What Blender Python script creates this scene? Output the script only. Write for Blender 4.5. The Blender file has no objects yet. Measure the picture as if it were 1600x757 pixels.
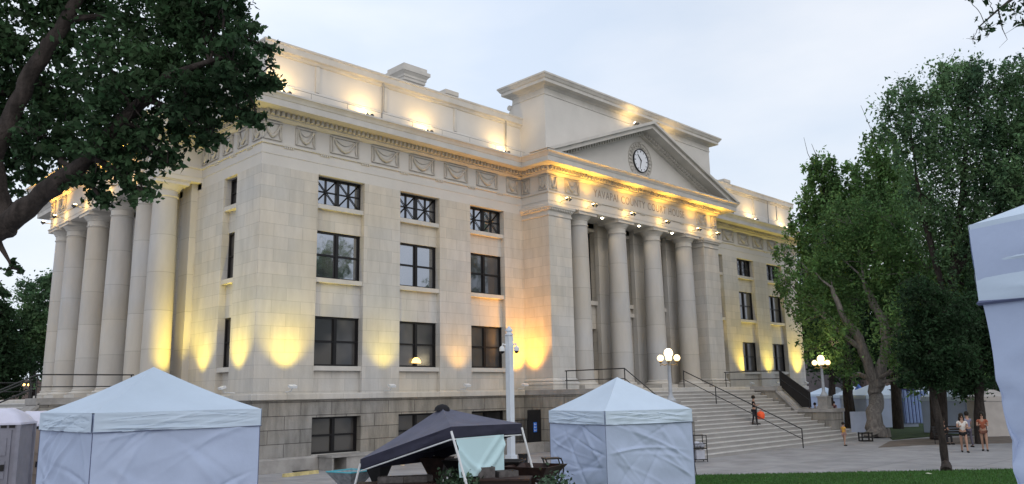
import bpy, bmesh, math, random
import numpy as np
from mathutils import Vector, Matrix
random.seed(7); RS = np.random.RandomState(11)
R = math.radians; PI = math.pi
scn = bpy.context.scene; COL = scn.collection

# ------------------------------------------------------------ camera
YAW, PITCH, ROLL, F = .7834, .1856, -.019, 1268.0
CP = Vector((-15.944, -30.965, 2.953))
fw = Vector((math.sin(YAW)*math.cos(PITCH), math.cos(YAW)*math.cos(PITCH), math.sin(PITCH)))
rt = Vector((math.cos(YAW), -math.sin(YAW), 0)); upv = rt.cross(fw)
r2 = rt*math.cos(ROLL)+upv*math.sin(ROLL); u2 = -rt*math.sin(ROLL)+upv*math.cos(ROLL)
cam_d = bpy.data.cameras.new('camera'); cam = bpy.data.objects.new('camera', cam_d); COL.objects.link(cam)
m = Matrix((( r2.x,u2.x,-fw.x,CP.x),(r2.y,u2.y,-fw.y,CP.y),(r2.z,u2.z,-fw.z,CP.z),(0,0,0,1)))
cam.matrix_world = m
cam_d.sensor_width = 36; cam_d.lens = F/1600*36; cam_d.clip_start = .1; cam_d.clip_end = 3000
scn.camera = cam
HD = Vector((math.sin(YAW), math.cos(YAW), 0)); HR = Vector((math.cos(YAW), -math.sin(YAW), 0))
def at(px, py, d):                      # a point of the place at a given distance ahead of the photographer
    v = fw + r2*((px-800)/F) + u2*((378.5-py)/F)
    return CP + v*d
def gz(x, y):                           # ground height: plaza level, rising towards the street side
    dep = (x-CP.x)*HD.x+(y-CP.y)*HD.y
    return max(0.0, (30-max(dep, -6))*.0433)
def on(px, py):
    v = fw + r2*((px-800)/F) + u2*((378.5-py)/F); t = 3.0
    while t < 200:
        p = CP+v*t
        if p.z <= gz(p.x, p.y): return Vector((p.x, p.y, gz(p.x, p.y)))
        t += .02
    return p

# ------------------------------------------------------------ light
SUN_EL, SUN_AZ = R(28), R(205)          # azimuth measured clockwise from +Y
world = bpy.data.worlds.new('World'); scn.world = world; world.use_nodes = True
nt = world.node_tree; nt.nodes.clear(); N = nt.nodes.new; L = nt.links.new
out = N('ShaderNodeOutputWorld'); bg = N('ShaderNodeBackground'); bg.inputs[1].default_value = .10
sky = N('ShaderNodeTexSky'); sky.sky_type = 'NISHITA'; sky.sun_disc = False
sky.sun_elevation = SUN_EL; sky.sun_rotation = SUN_AZ; sky.air_density = 1.5; sky.dust_density = 2
tc = N('ShaderNodeTexCoord'); mp = N('ShaderNodeMapping'); mp.inputs['Scale'].default_value = (1.2, 1.2, 3.2)
nz = N('ShaderNodeTexNoise'); nz.inputs['Scale'].default_value = 1.7; nz.inputs['Detail'].default_value = 6; nz.inputs['Roughness'].default_value = .5
cr = N('ShaderNodeValToRGB'); cr.color_ramp.elements[0].position = .34; cr.color_ramp.elements[1].position = .66
cr.color_ramp.elements[0].color = (7.3, 8.3, 9.9, 1); cr.color_ramp.elements[1].color = (9.9, 10.2, 10.9, 1)
mx = N('ShaderNodeMix'); mx.data_type = 'RGBA'
nz2 = N('ShaderNodeTexNoise'); nz2.inputs['Scale'].default_value = .9; nz2.inputs['Detail'].default_value = 3
mr = N('ShaderNodeMapRange'); mr.inputs[1].default_value = .35; mr.inputs[2].default_value = .7; mr.inputs[3].default_value = .74; mr.inputs[4].default_value = .97
L(tc.outputs['Generated'], mp.inputs[0]); L(mp.outputs[0], nz.inputs[0]); L(nz.outputs[0], cr.inputs[0])
L(tc.outputs['Generated'], nz2.inputs[0]); L(nz2.outputs[0], mr.inputs[0]); L(mr.outputs[0], mx.inputs[0])
L(sky.outputs[0], mx.inputs[6]); L(cr.outputs[0], mx.inputs[7]); L(mx.outputs[2], bg.inputs[0]); L(bg.outputs[0], out.inputs[0])
sd = bpy.data.lights.new('sun', 'SUN'); sd.energy = .6; sd.angle = R(50); sd.color = (1, .93, .85)
sun = bpy.data.objects.new('sun', sd); COL.objects.link(sun)
sdir = Vector((math.sin(SUN_AZ)*math.cos(SUN_EL), math.cos(SUN_AZ)*math.cos(SUN_EL), math.sin(SUN_EL)))
sun.rotation_euler = sdir.to_track_quat('Z', 'Y').to_euler(); sun.location = (-20, -60, 60)
vs = scn.view_settings; vs.view_transform = 'Standard'; vs.look = 'None'; vs.exposure = 0.10; vs.gamma = 1
scn.render.resolution_x = 1024; scn.render.resolution_y = 484
scn.cycles.use_denoising = True; scn.cycles.max_bounces = 6; scn.cycles.sample_clamp_indirect = 4

# ------------------------------------------------------------ materials
MATS = {}
def mat(name, col, rough=.8, var=.12, scale=3., bump=.0, bscale=30., metal=0, emit=None, es=0, island=0, spec=.3, col2=None, stretch=(1,1,1)):
    if name in MATS: return MATS[name]
    m = bpy.data.materials.new(name); m.use_nodes = True; t = m.node_tree; b = t.nodes['Principled BSDF']
    b.inputs['Roughness'].default_value = rough; b.inputs['Metallic'].default_value = metal; b.inputs['Specular IOR Level'].default_value = spec
    c2 = col2 or tuple(c*(1-var*2) for c in col)
    tcn = t.nodes.new('ShaderNodeTexCoord'); mpn = t.nodes.new('ShaderNodeMapping'); mpn.inputs['Scale'].default_value = stretch
    t.links.new(tcn.outputs['Object'], mpn.inputs[0])
    n = t.nodes.new('ShaderNodeTexNoise'); n.inputs['Scale'].default_value = scale; n.inputs['Detail'].default_value = 6; n.inputs['Roughness'].default_value = .6
    t.links.new(mpn.outputs[0], n.inputs[0])
    rp = t.nodes.new('ShaderNodeValToRGB'); rp.color_ramp.elements[0].position = .35; rp.color_ramp.elements[1].position = .65
    rp.color_ramp.elements[0].color = (*c2, 1); rp.color_ramp.elements[1].color = (*col, 1)
    t.links.new(n.outputs[0], rp.inputs[0]); last = rp.outputs[0]
    if island:
        g = t.nodes.new('ShaderNodeNewGeometry'); hs = t.nodes.new('ShaderNodeHueSaturation')
        r1 = t.nodes.new('ShaderNodeMapRange'); r1.inputs[3].default_value = 1-island; r1.inputs[4].default_value = 1+island
        t.links.new(g.outputs['Random Per Island'], r1.inputs[0]); t.links.new(r1.outputs[0], hs.inputs['Value'])
        r3 = t.nodes.new('ShaderNodeMapRange'); r3.inputs[3].default_value = .485; r3.inputs[4].default_value = .515
        t.links.new(g.outputs['Random Per Island'], r3.inputs[0]); t.links.new(r3.outputs[0], hs.inputs['Hue'])
        t.links.new(last, hs.inputs['Color']); last = hs.outputs[0]
    t.links.new(last, b.inputs['Base Color'])
    if 'leaf' in name:
        tr_ = t.nodes.new('ShaderNodeBsdfTranslucent'); ms = t.nodes.new('ShaderNodeMixShader'); ms.inputs[0].default_value = .35; br_ = t.nodes.new('ShaderNodeHueSaturation'); br_.inputs['Value'].default_value = 1.7
        t.links.new(last, br_.inputs['Color']); t.links.new(br_.outputs[0], tr_.inputs[0]); t.links.new(b.outputs[0], ms.inputs[1]); t.links.new(tr_.outputs[0], ms.inputs[2]); t.links.new(ms.outputs[0], t.nodes['Material Output'].inputs[0])
    if bump:
        n2 = t.nodes.new('ShaderNodeTexNoise'); n2.inputs['Scale'].default_value = bscale; n2.inputs['Detail'].default_value = 5
        t.links.new(tcn.outputs['Object'], n2.inputs[0]); bp = t.nodes.new('ShaderNodeBump'); bp.inputs['Strength'].default_value = bump; bp.inputs['Distance'].default_value = .03
        t.links.new(n2.outputs[0], bp.inputs['Height']); t.links.new(bp.outputs[0], b.inputs['Normal'])
    if emit: b.inputs['Emission Color'].default_value = (*emit, 1); b.inputs['Emission Strength'].default_value = es
    MATS[name] = m; return m

def ashlar(name, ca, cb, cm, bw, bh, mortar=.012, dirt=.25, bump=.25, warm=None):
    m = bpy.data.materials.new(name); m.use_nodes = True; t = m.node_tree; b = t.nodes['Principled BSDF']
    b.inputs['Roughness'].default_value = .85; b.inputs['Specular IOR Level'].default_value = .2
    N = t.nodes.new; Lk = t.links.new
    tc = N('ShaderNodeTexCoord'); sp = N('ShaderNodeSeparateXYZ'); Lk(tc.outputs['Object'], sp.inputs[0])
    ad = N('ShaderNodeMath'); ad.operation = 'ADD'; Lk(sp.outputs[0], ad.inputs[0]); Lk(sp.outputs[1], ad.inputs[1])
    cb_ = N('ShaderNodeCombineXYZ'); Lk(ad.outputs[0], cb_.inputs[0]); Lk(sp.outputs[2], cb_.inputs[1])
    br = N('ShaderNodeTexBrick'); br.inputs['Scale'].default_value = 1; br.inputs['Brick Width'].default_value = bw; br.inputs['Row Height'].default_value = bh
    br.inputs['Mortar Size'].default_value = mortar; br.inputs['Mortar Smooth'].default_value = .4; br.inputs['Bias'].default_value = 0
    br.inputs['Color1'].default_value = (*ca, 1); br.inputs['Color2'].default_value = (*cb, 1); br.inputs['Mortar'].default_value = (*cm, 1)
    Lk(cb_.outputs[0], br.inputs[0])
    # weather: large cool/warm drift plus fine streaks
    n1 = N('ShaderNodeTexNoise'); n1.inputs['Scale'].default_value = .22; n1.inputs['Detail'].default_value = 4; Lk(tc.outputs['Object'], n1.inputs[0])
    r1 = N('ShaderNodeValToRGB'); r1.color_ramp.elements[0].position = .38; r1.color_ramp.elements[1].position = .62
    r1.color_ramp.elements[0].color = (.95, .97, 1, 1); r1.color_ramp.elements[1].color = (1, .955, .87, 1); Lk(n1.outputs[0], r1.inputs[0])
    m1 = N('ShaderNodeMix'); m1.data_type = 'RGBA'; m1.blend_type = 'MULTIPLY'; m1.inputs[0].default_value = 1
    Lk(br.outputs[0], m1.inputs[6]); Lk(r1.outputs[0], m1.inputs[7])
    mp = N('ShaderNodeMapping'); mp.inputs['Scale'].default_value = (1.6, 1.6, .35); Lk(tc.outputs['Object'], mp.inputs[0])
    n2 = N('ShaderNodeTexNoise'); n2.inputs['Scale'].default_value = 1.5; n2.inputs['Detail'].default_value = 9; n2.inputs['Roughness'].default_value = .65; Lk(mp.outputs[0], n2.inputs[0])
    r2_ = N('ShaderNodeValToRGB'); r2_.color_ramp.elements[0].position = .3; r2_.color_ramp.elements[1].position = .6
    k = 1-dirt; r2_.color_ramp.elements[0].color = (k, k, k, 1); r2_.color_ramp.elements[1].color = (1, 1, 1, 1); Lk(n2.outputs[0], r2_.inputs[0])
    m2 = N('ShaderNodeMix'); m2.data_type = 'RGBA'; m2.blend_type = 'MULTIPLY'; m2.inputs[0].default_value = 1
    Lk(m1.outputs[2], m2.inputs[6]); Lk(r2_.outputs[0], m2.inputs[7]); Lk(m2.outputs[2], b.inputs['Base Color'])
    n3 = N('ShaderNodeTexNoise'); n3.inputs['Scale'].default_value = 14; n3.inputs['Detail'].default_value = 6; Lk(tc.outputs['Object'], n3.inputs[0])
    sb = N('ShaderNodeMath'); sb.operation = 'MULTIPLY_ADD'; sb.inputs[1].default_value = -1.2; Lk(br.outputs['Fac'], sb.inputs[0]); Lk(n3.outputs[0], sb.inputs[2])
    bp = N('ShaderNodeBump'); bp.inputs['Strength'].default_value = bump; bp.inputs['Distance'].default_value = .02; Lk(sb.outputs[0], bp.inputs['Height']); Lk(bp.outputs[0], b.inputs['Normal'])
    MATS[name] = m; return m

STONE = ashlar('stone', (.60, .57, .53), (.52, .505, .48), (.40, .385, .36), 1.36, .54, .009, .16)
STONEB = ashlar('rough_basement_stone', (.34, .325, .305), (.28, .27, .255), (.14, .13, .125), 1.5, .56, .016, .45, .8)
TRIM = mat('carved_stone', (.57, .545, .505), .85, .07, 1.3, .25, 12)
ATTIC = mat('smooth_attic_stone', (.60, .575, .54), .85, .05, .5, .1, 10)
COLM = ashlar('column_stone', (.52, .505, .49), (.48, .465, .45), (.32, .31, .29), 300., 1.75, .012, .10)
STEP = mat('step_stone', (.37, .36, .35), .85, .08, .7, .2, 8)  # kept darker so the skylight painted on the step edges stands out
PLAZA_C = (.37, .365, .375)
IRON = mat('black_iron', (.012, .012, .014), .45, .1, spec=.5)
FRAME = mat('black_window_frame', (.012, .011, .012), .4, .1)
LETTER = mat('shaded_letter', (.33, .29, .25), .9, .1)  # darker stone tone puts the shade of cut letters into the colour

def glass(name, refl, dark=(.012,.014,.018), rough=.04):
    m = bpy.data.materials.new(name); m.use_nodes = True; t = m.node_tree; b = t.nodes['Principled BSDF']
    b.inputs['Roughness'].default_value = .3
    n0 = t.nodes.new('ShaderNodeTexNoise'); n0.inputs['Scale'].default_value = .55; n0.inputs['Detail'].default_value = 2; tc0 = t.nodes.new('ShaderNodeTexCoord'); t.links.new(tc0.outputs['Object'], n0.inputs[0])
    r0 = t.nodes.new('ShaderNodeValToRGB'); r0.color_ramp.elements[0].position = .42; r0.color_ramp.elements[1].position = .6; r0.color_ramp.elements[0].color = (*dark, 1); r0.color_ramp.elements[1].color = (.075,.068,.06, 1)
    t.links.new(n0.outputs[0], r0.inputs[0]); t.links.new(r0.outputs[0], b.inputs['Base Color'])
    g = t.nodes.new('ShaderNodeBsdfGlossy'); g.inputs['Roughness'].default_value = rough; g.inputs['Color'].default_value = (.85, .9, 1, 1)
    n = t.nodes.new('ShaderNodeTexNoise'); n.inputs['Scale'].default_value = 1.3; tcn = t.nodes.new('ShaderNodeTexCoord'); t.links.new(tcn.outputs['Object'], n.inputs[0])
    bp = t.nodes.new('ShaderNodeBump'); bp.inputs['Strength'].default_value = .08; bp.inputs['Distance'].default_value = .05
    t.links.new(n.outputs[0], bp.inputs['Height']); t.links.new(bp.outputs[0], g.inputs['Normal'])
    mx = t.nodes.new('ShaderNodeMixShader'); mx.inputs[0].default_value = refl
    t.links.new(b.outputs[0], mx.inputs[1]); t.links.new(g.outputs[0], mx.inputs[2]); t.links.new(mx.outputs[0], t.nodes['Material Output'].inputs[0])
    MATS[name] = m; return m
GL_HI = glass('reflective_glass', .36); GL_MID = glass('dim_glass', .14); GL_LO = glass('dark_glass', .05, (.02,.02,.022), .12)

# ------------------------------------------------------------ mesh helpers
def put(o, parent=None):
    COL.objects.link(o)
    if parent is not None: o.parent = parent
    return o
def tag(o, label=None, cat=None, group=None, kind=None):
    if label: o['label'] = label
    if cat: o['category'] = cat
    if group: o['group'] = group
    if kind: o['kind'] = kind
    return o
def thing(name, label, cat, loc=(0,0,0), rz=0, group=None):
    o = bpy.data.objects.new(name, None); COL.objects.link(o); o.empty_display_size = .3
    o.location = loc; o.rotation_euler = (0, 0, rz); return tag(o, label, cat, group)
def copy_tree(o, parent=None):
    c = o.copy(); COL.objects.link(c); c.parent = parent
    for ch in list(o.children): copy_tree(ch, c)
    return c
class MB:
    def __init__(s, fn=None): s.v = []; s.f = []; s.fn = fn
    def add(s, vs, fs):
        k = len(s.v); s.v += [tuple(map(float, v)) for v in vs]; s.f += [tuple(i+k for i in f) for f in fs]; return s
    def box(s, x0, x1, y0, y1, z0, z1):
        return s.add([(x0,y0,z0),(x1,y0,z0),(x1,y1,z0),(x0,y1,z0),(x0,y0,z1),(x1,y0,z1),(x1,y1,z1),(x0,y1,z1)],
                     [(0,3,2,1),(4,5,6,7),(0,1,5,4),(1,2,6,5),(2,3,7,6),(3,0,4,7)])
    def tube(s, pts, rs, n=8, cap=True):
        pts = [Vector(p) for p in pts]
        if not hasattr(rs, '__len__'): rs = [rs]*len(pts)
        V = []; ref = None
        for i, p in enumerate(pts):
            a = pts[min(i+1, len(pts)-1)]-pts[max(i-1, 0)]
            if a.length < 1e-9: a = Vector((0,0,1))
            a.normalize()
            if ref is None: ref = Vector((1,0,0)) if abs(a.x) < .8 else Vector((0,1,0))
            u = (ref-a*ref.dot(a)).normalized(); w = a.cross(u); ref = u
            for k in range(n):
                t = 2*PI*k/n; V.append(p+(u*math.cos(t)+w*math.sin(t))*rs[i])
        Fc = []
        for i in range(len(pts)-1):
            for k in range(n):
                Fc.append((i*n+k, i*n+(k+1)%n, (i+1)*n+(k+1)%n, (i+1)*n+k))
        if cap: Fc += [tuple(range(n-1,-1,-1)), tuple((len(pts)-1)*n+k for k in range(n))]
        return s.add(V, Fc)
    def lathe(s, c, prof, n=24):
        V = []; Fc = []
        for r, z in prof:
            for k in range(n): V.append((c[0]+r*math.cos(2*PI*k/n), c[1]+r*math.sin(2*PI*k/n), c[2]+z))
        for i in range(len(prof)-1):
            for k in range(n): Fc.append((i*n+k, i*n+(k+1)%n, (i+1)*n+(k+1)%n, (i+1)*n+k))
        Fc += [tuple(range(n-1,-1,-1)), tuple((len(prof)-1)*n+k for k in range(n))]
        return s.add(V, Fc)
    def ball(s, c, r, n=12, sc=(1,1,1)):
        V = []; Fc = []; h = n//2
        for i in range(1, h):
            t = PI*i/h
            for k in range(n): V.append((c[0]+r*sc[0]*math.sin(t)*math.cos(2*PI*k/n), c[1]+r*sc[1]*math.sin(t)*math.sin(2*PI*k/n), c[2]+r*sc[2]*math.cos(t)))
        V += [(c[0],c[1],c[2]+r*sc[2]), (c[0],c[1],c[2]-r*sc[2])]; T = len(V)-2
        for i in range(h-2):
            for k in range(n): Fc.append((i*n+k, (i+1)*n+k, (i+1)*n+(k+1)%n, i*n+(k+1)%n))
        for k in range(n): Fc.append((T, k, (k+1)%n)); Fc.append((T+1, (h-2)*n+(k+1)%n, (h-2)*n+k))
        return s.add(V, Fc)
    def prism(s, poly, a0, a1, ax='y'):    # poly in the two other axes
        def q(p, a):
            return (p[0], a, p[1]) if ax == 'y' else ((a, p[0], p[1]) if ax == 'x' else (p[0], p[1], a))
        n = len(poly); V = [q(p, a0) for p in poly]+[q(p, a1) for p in poly]
        Fc = [tuple(range(n)), tuple(range(2*n-1, n-1, -1))]+[(i, (i+1)%n, n+(i+1)%n, n+i) for i in range(n)]
        return s.add(V, Fc)
    def sweep(s, path, prof, closed=True, side=1):   # path in xy walked with the outside on the right; prof = (outward, z)
        n = len(path); V = []; m_ = len(prof)
        for i in range(n):
            p = Vector(path[i]); a = Vector(path[(i-1)%n]) if (closed or i > 0) else None; b = Vector(path[(i+1)%n]) if (closed or i < n-1) else None
            ds = []
            if a is not None: ds.append((p-a).normalized())
            if b is not None: ds.append((b-p).normalized())
            ns = [Vector((d.y, -d.x)) for d in ds]
            nn = ns[0]+ns[-1] if len(ns) > 1 else ns[0]*2
            nn = nn/ (nn.dot(ns[0])) if len(ns) > 1 else ns[0]
            for o, z in prof: V.append((p.x+nn.x*o*side, p.y+nn.y*o*side, z))
        Fc = []
        for i in range(n if closed else n-1):
            j = (i+1)%n
            for k in range(m_-1): Fc.append((i*m_+k, j*m_+k, j*m_+k+1, i*m_+k+1))
        if not closed: Fc += [tuple(range(m_)), tuple((n-1)*m_+k for k in range(m_))]
        return s.add(V, Fc)
    def build(s, name, mt, parent=None, smooth=False, loc=None, recalc=True):
        vs = [s.fn(v) for v in s.v] if s.fn else s.v
        me = bpy.data.meshes.new(name); me.from_pydata(vs, [], s.f); me.materials.append(mt)
        if recalc:
            bm = bmesh.new(); bm.from_mesh(me); bmesh.ops.recalc_face_normals(bm, faces=bm.faces); bm.to_mesh(me); bm.free()
        if smooth:
            me.polygons.foreach_set('use_smooth', [True]*len(me.polygons))
            try: me.set_sharp_from_angle(angle=R(40))
            except Exception: pass
        o = bpy.data.objects.new(name, me)
        if loc is not None: o.location = loc
        return put(o, parent)
def leaves_mesh(name, centers, size, mt, parent=None, asp=.55, flat=0., jit=.35):
    """many small leaf faces, each folded along its rib"""
    n = len(centers); c = np.asarray(centers, float)
    u = RS.normal(size=(n,3)); u[:,2] *= (1-flat); u /= np.linalg.norm(u,axis=1)[:,None]
    w = RS.normal(size=(n,3)); w -= u*(u*w).sum(1)[:,None]; w /= np.linalg.norm(w,axis=1)[:,None]
    nn = np.cross(u, w); sz = (size*(1+jit*RS.normal(size=n)).clip(.4,1.8))[:,None]
    V = np.stack([c-u*sz, c+w*sz*asp+nn*sz*.15-u*sz*.15, c+u*sz, c-w*sz*asp+nn*sz*.15-u*sz*.15], 1).reshape(-1,3)
    me = bpy.data.meshes.new(name); me.vertices.add(4*n); me.vertices.foreach_set('co', V.ravel())
    me.loops.add(4*n); me.loops.foreach_set('vertex_index', np.arange(4*n, dtype=np.int32))
    me.polygons.add(n); me.polygons.foreach_set('loop_start', np.arange(0,4*n,4,dtype=np.int32)); me.polygons.foreach_set('loop_total', np.full(n,4,dtype=np.int32))
    me.update(calc_edges=True); me.validate(); me.materials.append(mt)
    return put(bpy.data.objects.new(name, me), parent)
LAMPS = []
def spot(loc, to, energy, col, ang=90, blend=.8, size=.06, parent=None):
    d = bpy.data.lights.new('bulb', 'SPOT'); d.energy = energy; d.color = col; d.spot_size = R(ang); d.spot_blend = blend; d.shadow_soft_size = size
    o = bpy.data.objects.new('bulb', d); COL.objects.link(o)
    pl = Vector(parent.location) if parent is not None else Vector((0,0,0))
    o.location = Vector(loc)-pl; v = Vector(to)-Vector(loc); o.rotation_euler = v.to_track_quat('-Z','Y').to_euler()
    if parent is not None: o.parent = parent
    return o

# ------------------------------------------------------------ ground
def ground_sheet(name, mt, d0, d1, l0, l1, nd, nl, lift, warp=0):
    V = []; Fc = []
    for i in range(nd+1):
        for j in range(nl+1):
            d = d0+(d1-d0)*i/nd; l = l0+(l1-l0)*j/nl
            p = CP+HD*d+HR*l; V.append((p.x, p.y, gz(p.x, p.y)+lift))
    for i in range(nd):
        for j in range(nl): a = i*(nl+1)+j; Fc.append((a, a+1, a+nl+2, a+nl+1))
    b = MB(); b.add(V, Fc); return b.build(name, mt)
g = MB()
rows = [-300, -6, 0, 10, 20, 30, 60, 1500]; cols = [-900, -60, 0, 60, 900]
V = []; Fc = []
for d in rows:
    for l in cols:
        p = CP+HD*d+HR*l; V.append((p.x, p.y, gz(p.x, p.y)))
nl = len(cols)
for i in range(len(rows)-1):
    for j in range(nl-1): a = i*nl+j; Fc.append((a, a+1, a+nl+1, a+nl))
def paving():
    m = mat('concrete_paving', PLAZA_C, .85, .14, .8, .2, 40)
    t = m.node_tree; b = t.nodes['Principled BSDF']; src = b.inputs['Base Color'].links[0].from_socket
    tcn = t.nodes.new('ShaderNodeTexCoord'); br = t.nodes.new('ShaderNodeTexBrick'); br.inputs['Scale'].default_value = 1
    br.inputs['Brick Width'].default_value = 3.; br.inputs['Row Height'].default_value = 3.; br.inputs['Mortar Size'].default_value = .018
    br.inputs['Color1'].default_value = (1,1,1,1); br.inputs['Color2'].default_value = (.93,.93,.93,1); br.inputs['Mortar'].default_value = (.6,.6,.6,1); br.offset = 0
    t.links.new(tcn.outputs['Object'], br.inputs[0]); mx = t.nodes.new('ShaderNodeMix'); mx.data_type = 'RGBA'; mx.blend_type = 'MULTIPLY'; mx.inputs[0].default_value = 1
    t.links.new(src, mx.inputs[6]); t.links.new(br.outputs[0], mx.inputs[7]); t.links.new(mx.outputs[2], b.inputs['Base Color']); return m
g.add(V, Fc); tag(g.build('plaza_ground', paving()), kind='structure')
GRASS = mat('lawn_green', (.045, .12, .025), .95, .25, 2.5, .8, 60)
tag(ground_sheet('lawn', GRASS, 3, 29.8, 1.6, 40, 20, 30, .012), kind='structure')
# blades on the strip that is seen
n = 42000; dd = RS.uniform(22, 29.9, n); ll = RS.uniform(1.7, 22, n)
P0 = np.array(CP)[None]+np.array(HD)[None]*dd[:,None]+np.array(HR)[None]*ll[:,None]
P0[:,2] = np.maximum(0, (30-dd)*.0433)+.012
h = RS.uniform(.03, .075, n); a = RS.uniform(0, 2*PI, n); w = .010
tip = P0+np.stack([RS.normal(0,.02,n), RS.normal(0,.02,n), h], 1)
dx = np.stack([np.cos(a)*w, np.sin(a)*w, np.zeros(n)], 1)
Vb = np.stack([P0-dx, P0+dx, tip], 1).reshape(-1, 3)
me = bpy.data.meshes.new('grass'); me.vertices.add(3*n); me.vertices.foreach_set('co', Vb.ravel()); me.loops.add(3*n); me.loops.foreach_set('vertex_index', np.arange(3*n, dtype=np.int32))
me.polygons.add(n); me.polygons.foreach_set('loop_start', np.arange(0,3*n,3,dtype=np.int32)); me.polygons.foreach_set('loop_total', np.full(n,3,dtype=np.int32)); me.update(calc_edges=True)
me.materials.append(mat('grass_blade', (.06,.15,.03), .8, .15, 3, island=.35))
tag(put(bpy.data.objects.new('grass', me)), 'short mown green grass of the lawn', 'grass', kind='stuff')
# far grass patch round the forked tree, with a kerb
def patch(name, pts, mt, z0, z1):
    b = MB(); b.prism([(p.x, p.y) for p in pts], z0, z1, 'z'); return tag(b.build(name, mt), kind='structure')
pp = [on(1395,688), on(1450,683), on(1500,681), on(1560,679), on(1600,664), on(1500,660), on(1420,662), on(1368,668)]
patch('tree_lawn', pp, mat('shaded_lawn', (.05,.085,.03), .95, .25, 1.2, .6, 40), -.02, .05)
pp2 = [on(1372,700), on(1440,696), on(1530,694), on(1600,692), on(1600,682), on(1500,684), on(1440,686), on(1390,690)]
patch('brown_patch', pp2, mat('brown_ground', (.20,.165,.14), .95, .2, 1.), -.02, .012)  # brown patch laid over the paving
# ------------------------------------------------------------ courthouse
XC, YC, LEN, DEP, PO = 24.3, 14.0, 48.6, 28.0, 2.0
PX0, PX1, SY0, SY1 = 15.73, 32.87, 5.85, 22.15
A0, SP, WW = 2.759, 4.542, 2.471
ZT = 3.16
court = thing('courthouse', 'large cream stone courthouse with columned porticoes, clock pediment and glowing up-lights', 'courthouse')
FOOT = [(0,0),(PX0,0),(PX0,-PO),(PX1,-PO),(PX1,0),(LEN,0),(LEN,DEP),(0,DEP),(0,SY1),(-PO,SY1),(-PO,SY0),(0,SY0)]
FOOTW = [(0,0),(PX0,0)]  # wall foot runs
wx = [A0+i*SP for i in range(3)]; wxr = sorted(LEN-x-WW for x in wx)
ROW = [(4.32,6.49),(8.17,10.31),(11.49,12.80)]
RY = .36
w = MB()
def front_wall(xa, xb, bays):
    cur = xa
    for x in bays:
        w.box(cur, x, 0, .8, ZT, 12.8); cur = x+WW
    w.box(cur, xb, 0, .8, ZT, 12.8)
    for x in bays:
        for z0, z1 in ((ZT,4.12),(6.49,7.97),(10.31,11.29)): w.box(x, x+WW, .26, .8, z0, z1)
front_wall(0, PX0, wx); front_wall(PX1, LEN, wxr)
# side wall (x = 0)
def side_wall(ya, yb, bays):
    cur = ya
    for y0, y1 in bays:
        w.box(0, .8, cur, y0, ZT, 12.8); cur = y1
    w.box(0, .8, cur, yb, ZT, 12.8)
    for y0, y1 in bays:
        for z0, z1 in ((ZT,4.12),(6.49,7.97),(10.31,11.29)): w.box(.3, .8, y0, y1, z0, z1)
SB = [(2.2,3.45)]
side_wall(.8, SY0, SB); side_wall(SY1, DEP, [(DEP-3.45, DEP-2.2)])
w.box(0, .8, SY0, SY1, ZT, 12.8)
w.box(LEN-.8, LEN, .8, DEP, ZT, 12.8); w.box(.8, LEN-.8, DEP-.8, DEP, ZT, 12.8)
w.build('wall', STONE, court)
# portico back wall with three bays
BW = 1.3; cols_f = [18.95, 22.52, 26.08, 29.65]; bays_f = [20.735, 24.3, 27.865]
w = MB(); cur = PX0
for c in bays_f: w.box(cur, c-BW, 0, .8, ZT, 12.6); cur = c+BW
w.box(cur, PX1, 0, .8, ZT, 12.6); w.box(PX0, PX1, 0, .8, 12.6, 13.1)
for c in bays_f:
    z1 = 8.35
    if abs(c-XC) < .1:
        w.box(c-BW, c-.85, .12, .8, ZT, 7.3); w.box(c+.85, c+BW, .12, .8, ZT, 7.3); w.box(c-BW, c+BW, .12, .8, 7.3, 8.1)
        w.box(c-1.25, c+1.25, -.12, .12, 7.55, 7.8)
    else:
        w.box(c-BW, c+BW, .12, .8, ZT, 4.25); w.box(c-BW, c+BW, .12, .8, 6.7, 8.1)
    w.box(c-BW-.08, c+BW+.08, -.1, .3, 8.1, 8.35)
w.build('portico_wall', STONE, court)
w = MB(); w.box(0, .8, SY0, SY1, 12.801, 13.1); w.build('portico_wall', STONE, court)
for c in cols_f: w = MB(); w.box(c-.55, c+.55, -.3, 0, ZT, 13.1); w.build('back_pilaster', COLM, court)
for c in (6.75, 8.8, 12.2, 15.8, 19.2, 21.25): w = MB(); w.box(-.3, 0, c-.5, c+.5, ZT, 13.1); w.build('back_pilaster', COLM, court)
# attic: everything above the architrave
w = MB()
w.box(0, LEN, 0, DEP, 12.8+.001, 14.86); w.box(PX0, PX1, -PO, 0, 13.1, 14.86); w.box(-PO, 0, SY0, SY1, 13.1, 14.86)
w.build('entablature', ATTIC, court)
w = MB(); w.box(.1, LEN-.1, .1, DEP-.1, 14.86, 15.80); w.box(PX0, PX1, -PO, .1, 14.86, 15.8); w.box(-PO, .1, SY0, SY1, 14.86, 15.8); w.build('roof', ATTIC, court)
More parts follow.
